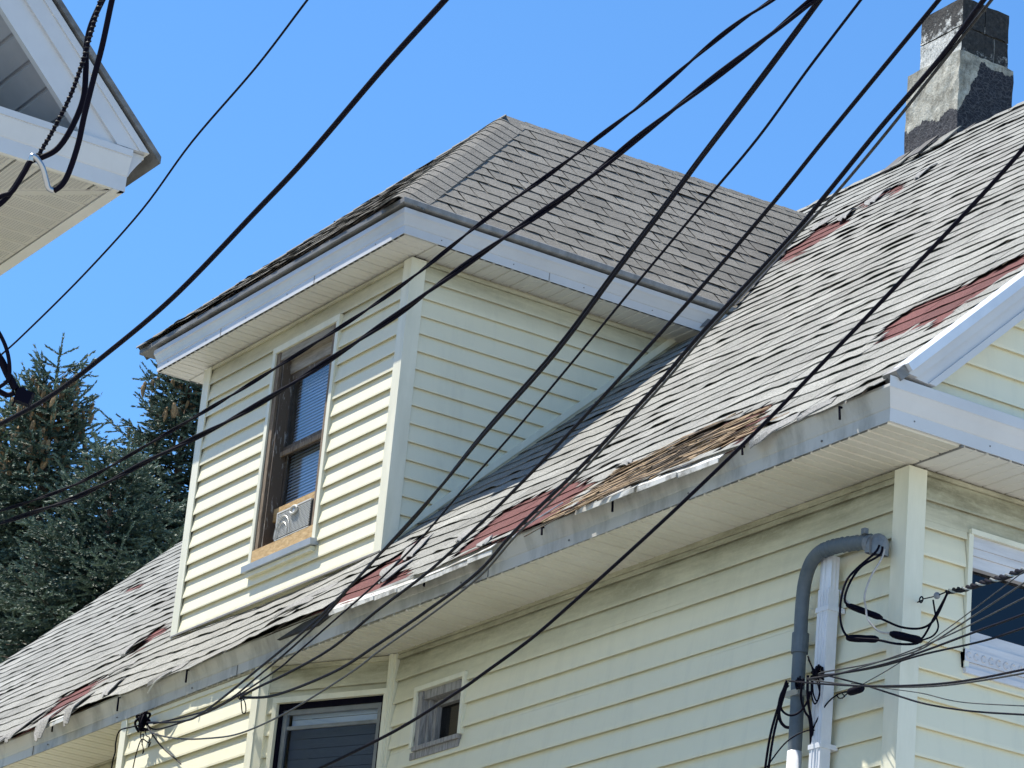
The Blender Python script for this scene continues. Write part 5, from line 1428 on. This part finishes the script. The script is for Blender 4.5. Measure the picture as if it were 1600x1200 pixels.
# mitre strip
a = Vector((NX - .02, NY - .02, NZ)); b = Vector((NX - OV + .01, NY - OV + .01, NZ)); s = Vector((.70711, -.70711, 0)) * .018
MB().hexa([a - s, a + s, b + s, b - s, a - s + Vector((0, 0, .012)), a + s + Vector((0, 0, .012)), b + s + Vector((0, 0, .012)), b - s + Vector((0, 0, .012))]).build('mitre_strip', M['n_soffit'], nb)
# roof: rake boards, rake soffit, dark edge, shingled planes
RT = 8.563; RY = 6.372
NR = RT + (RY - YM)
nroof = MB()
for sg in (1, -1):
    def yy_(y): return y if sg > 0 else 2 * YM - y
    nroof.prism([(NX + .055, yy_(RY), RT - .04), (NX + .055, yy_(RY), RT), (NX + .055, YM, NR), (NX + .055, YM, NR - .055)], (-(24.9 + NX + .055), 0, 0))
nroof = nroof.build('roof', M['edge_dark'], nb)
for sg in (1, -1):
    def yy_(y): return y if sg > 0 else 2 * YM - y
    bands = ((.03, .040, .085), (.085, .030, .215), (.215, .010, .42))
    bm_ = MB()
    for d0, xo, d1 in bands:
        bm_.prism([(NX - .03, yy_(RY - d0 - .034), RT + .002), (NX - .03, YM, NR - d0 - .03), (NX - .03, YM, NR - d1 - .03), (NX - .03, yy_(RY - d1 - .034), RT + .002)], (.03 + xo, 0, 0))
    bm_.build('rake_board', M['n_fascia'], nb)
    # sloping soffit behind the rake board, in ribbed panels
    rs = MB().prism([(NX - .031, yy_(RY - .3), RT + .3 - .39), (NX - .031, YM, NR - .41), (NX - .031, YM, NR - .39), (NX - .031, yy_(RY - .3), RT + .3 - .37)], (-OV, 0, 0)).build('rake_soffit', M['n_gable'], nb)
    v = .42
    for k in range(30):
        y0, y1 = RY - v, RY - v - .115
        if y1 < YM: break
        MB().prism([(NX - .035, yy_(y0), RT + v - .41), (NX - .035, yy_(y0 - .100), RT + v + .100 - .41), (NX - .035, yy_(y0 - .100), RT + v + .100 - .392), (NX - .035, yy_(y0), RT + v - .392)], (-OV, 0, 0)).build('soffit_panel', M['n_gable'], rs)
        v += .118
MB().prism([(wx - .01, wy0, NZ + .2), (wx - .01, wy1, NZ + .2), (wx - .01, YM, NR - .5)], (-.1, 0, 0)).build('gable_wall', M['n_wall'], nb)
MB().prism([(-24.5, wy0, NZ + .05), (-24.5, wy1, NZ + .05), (-24.5, YM, NR - .5)], (.1, 0, 0)).build('gable_wall', M['n_wall'], nb)
MB().box((NX - .028, NYS + .1, NZ + .2), (wx, NY, NZ + .22)).build('cornice_deck', M['n_fascia'], nb)

# ------------------------------------------------------------------ spruces
def spruce(x, y, H, label, seed, vis=5.2, spread=.46, lean=0.0, cones=40, mat='needle', thin=1.0, ksp=34):
    t = thing('spruce_tree', label, 'tree', (x, y, 0), 'spruces behind the far end of the house')
    r = np.random.default_rng(seed)
    MB().tube([(x, y, 0), (x + .03, y, H * .5), (x, y + .02, H * .85), (x, y, H - .15)], .24, 9, rf=lambda s: 1 - .97 * s).build('trunk', M['bark'], t, smooth=True)
    segs = []       # (p, d, length, tint)
    wood = MB(); tips = []
    d = .10; phase = 0
    while d < H - 1.5:
        fine = d < vis
        Lb = min(.16 + spread * d, 3.1) * (1 if d < 7 else .9)
        nb_ = 5 if d < .5 else (7 if fine else 6)
        phase += 1.1
        for k in range(nb_):
            az = phase + 2 * math.pi * k / nb_ + r.uniform(-.3, .3)
            L = Lb * r.uniform(.62, 1.18)
            el = .75 - .42 * min(d, 2.4) + r.uniform(-.12, .12)
            p = np.array([x, y, H - d + r.uniform(-.07, .07)]); h = np.array([math.cos(az), math.sin(az), 0])
            step = .16 if fine else .30; s = 0; pts = [p.copy()]
            side = np.array([-h[1], h[0], 0.])
            while s < L:
                e = el + .55 * (s / L) ** 2 - .12 * (s / L)
                dirv = h * math.cos(e) + np.array([0, 0, math.sin(e)])
                p = p + dirv * step; s += step; pts.append(p.copy())
                tt = r.uniform(0, .35) + .55 * (s / L)
                if s > .12 * L: segs.append((p, dirv, step * 1.6, tt))
                ls = min(.85, .50 * (L - s) + .10) * r.uniform(.6, 1.15)
                if s < .1 * L and d > 1: continue
                for sg in (1, -1):
                    sd = dirv * .62 + side * sg * .78 + np.array([0, 0, r.uniform(-.28, .12)])
                    sd /= np.linalg.norm(sd); q0 = p.copy(); l = 0; ss = .16 if fine else .34
                    while l < ls:
                        f_ = l / max(ls, .01)
                        dd = sd + np.array([0, 0, -.18 + .40 * f_]); dd /= np.linalg.norm(dd)
                        segs.append((q0.copy(), dd, ss * 1.5, min(1, tt + .35 * f_)))
                        if fine and l > .05:
                            for s2 in (1, -1):
                                cc = np.cross(dd, [0, 0, 1]) * s2
                                d3 = dd * .65 + cc * .75 + np.array([0, 0, r.uniform(-.35, .1)]); d3 /= np.linalg.norm(d3)
                                segs.append((q0.copy(), d3, r.uniform(.10, .18), min(1, tt + .3)))
                        q0 = q0 + dd * ss; l += ss
            if d < vis: wood.tube([tuple(a) for a in pts[::2] + [pts[-1]]], max(.006, .012 * L), 4, cap=False, rf=lambda s: 1 - .8 * s)
            tips.append((pts[-1], d, pts))
        d += (.13 + .03 * min(d, 3)) if fine else .5
    # leader and its first ring of bare shoots
    segs += [(np.array([x, y, H - .45 + .12 * k]), np.array([.05 * math.sin(k + seed), 0, 1.]), .16, .6) for k in range(4)]
    if wood.v: wood.build('limbs', M['bark'], t, kind='stuff')
    Pn = np.array([s_[0] for s_ in segs]); Dn = np.array([s_[1] for s_ in segs]); Ln = np.array([s_[2] for s_ in segs]); Tn = np.array([s_[3] for s_ in segs])
    K = ksp; n = len(segs)
    tpos = r.random((n, K)); ph = r.random((n, K)) * 2 * math.pi
    Dn = Dn / np.linalg.norm(Dn, axis=1, keepdims=True)
    ref = np.where(np.abs(Dn[:, 2:3]) > .9, np.array([[1., 0, 0]]), np.array([[0, 0, 1.]]))
    U = np.cross(Dn, ref); U /= np.linalg.norm(U, axis=1, keepdims=True); V = np.cross(Dn, U)
    rad_ = U[:, None] * np.cos(ph)[..., None] + V[:, None] * np.sin(ph)[..., None]
    base = Pn[:, None] + Dn[:, None] * (tpos * Ln[:, None])[..., None]
    nl = (.040 + .018 * r.random((n, K))) * thin
    nd = Dn[:, None] * .86 + rad_ * .50
    tip = base + nd * nl[..., None]
    tang = np.cross(nd, rad_); tang /= np.linalg.norm(tang, axis=2, keepdims=True) + 1e-9
    wv_ = .0115 * thin
    a = base - tang * wv_; b = base + tang * wv_
    vv = np.stack([a, b, tip], axis=2).reshape(-1, 3)
    me = bpy.data.meshes.new('crown'); nt_ = n * K
    me.vertices.add(nt_ * 3); me.vertices.foreach_set('co', vv.astype(np.float32).ravel())
    me.loops.add(nt_ * 3); me.loops.foreach_set('vertex_index', np.arange(nt_ * 3, dtype=np.int32))
    me.polygons.add(nt_); me.polygons.foreach_set('loop_start', np.arange(0, nt_ * 3, 3, dtype=np.int32))
    at = me.attributes.new('tint', 'FLOAT', 'FACE'); at.data.foreach_set('value', np.repeat(Tn, K).astype(np.float32))
    me.update(calc_edges=True); me.materials.append(M[mat])
    o = bpy.data.objects.new('crown', me); COL.objects.link(o); o['kind'] = 'stuff'; attach(o, t)
    # cones hang in the top of the crown, each a tapered scaly spindle
    if cones:
        cm = bpy.data.meshes.new('cone'); mb = MB(); mb.tube([(0, 0, 0), (0, 0, -.02), (0, 0, -.06), (0, 0, -.10), (0, 0, -.135)], .021, 7, rf=lambda s: (.45, .95, 1.0, .75, .25)[int(round(s * 4))])
        cm.from_pydata(mb.v, [], mb.f); cm.materials.append(M['cone'])
        cand = [q_ for q_ in tips if .12 < q_[1] < 1.35]
        for k in range(cones):
            tp = cand[int(r.integers(len(cand)))]; ps = tp[2]; q0 = ps[int(r.integers(max(1, len(ps) // 3), len(ps)))]
            c = bpy.data.objects.new('cone', cm); COL.objects.link(c)
            c.location = (q0[0] + r.uniform(-.13, .13), q0[1] + r.uniform(-.13, .13), q0[2] - .06); c.rotation_euler = (r.uniform(-.35, .35), r.uniform(-.35, .35), r.uniform(0, 6)); sc_ = r.uniform(1.1, 1.6); c.scale = (sc_, sc_, sc_)
            attach(c, t)
    return n * K
tot = 0
tot += spruce(-35.05, 14.46, 15.18, 'spruce at the left whose narrow top is hung with brown cones', 1, cones=210, spread=.36, vis=4.6)
tot += spruce(-39.33, 18.25, 17.75, 'spruce whose cone laden top is half hidden behind the dormer eave', 2, cones=150, spread=.50, vis=5.2)
tot += spruce(-38.2, 15.1, 15.75, 'spruce at the left edge, shorter and broader than the one with the pointed top', 3, cones=30, spread=.52, vis=4.2, mat='needle2')
tot += spruce(-32.3, 14.2, 13.25, 'low dark spruce in front of the others, just above the roof edge', 4, cones=0, spread=.60, vis=4.0)
print('needle triangles', tot)
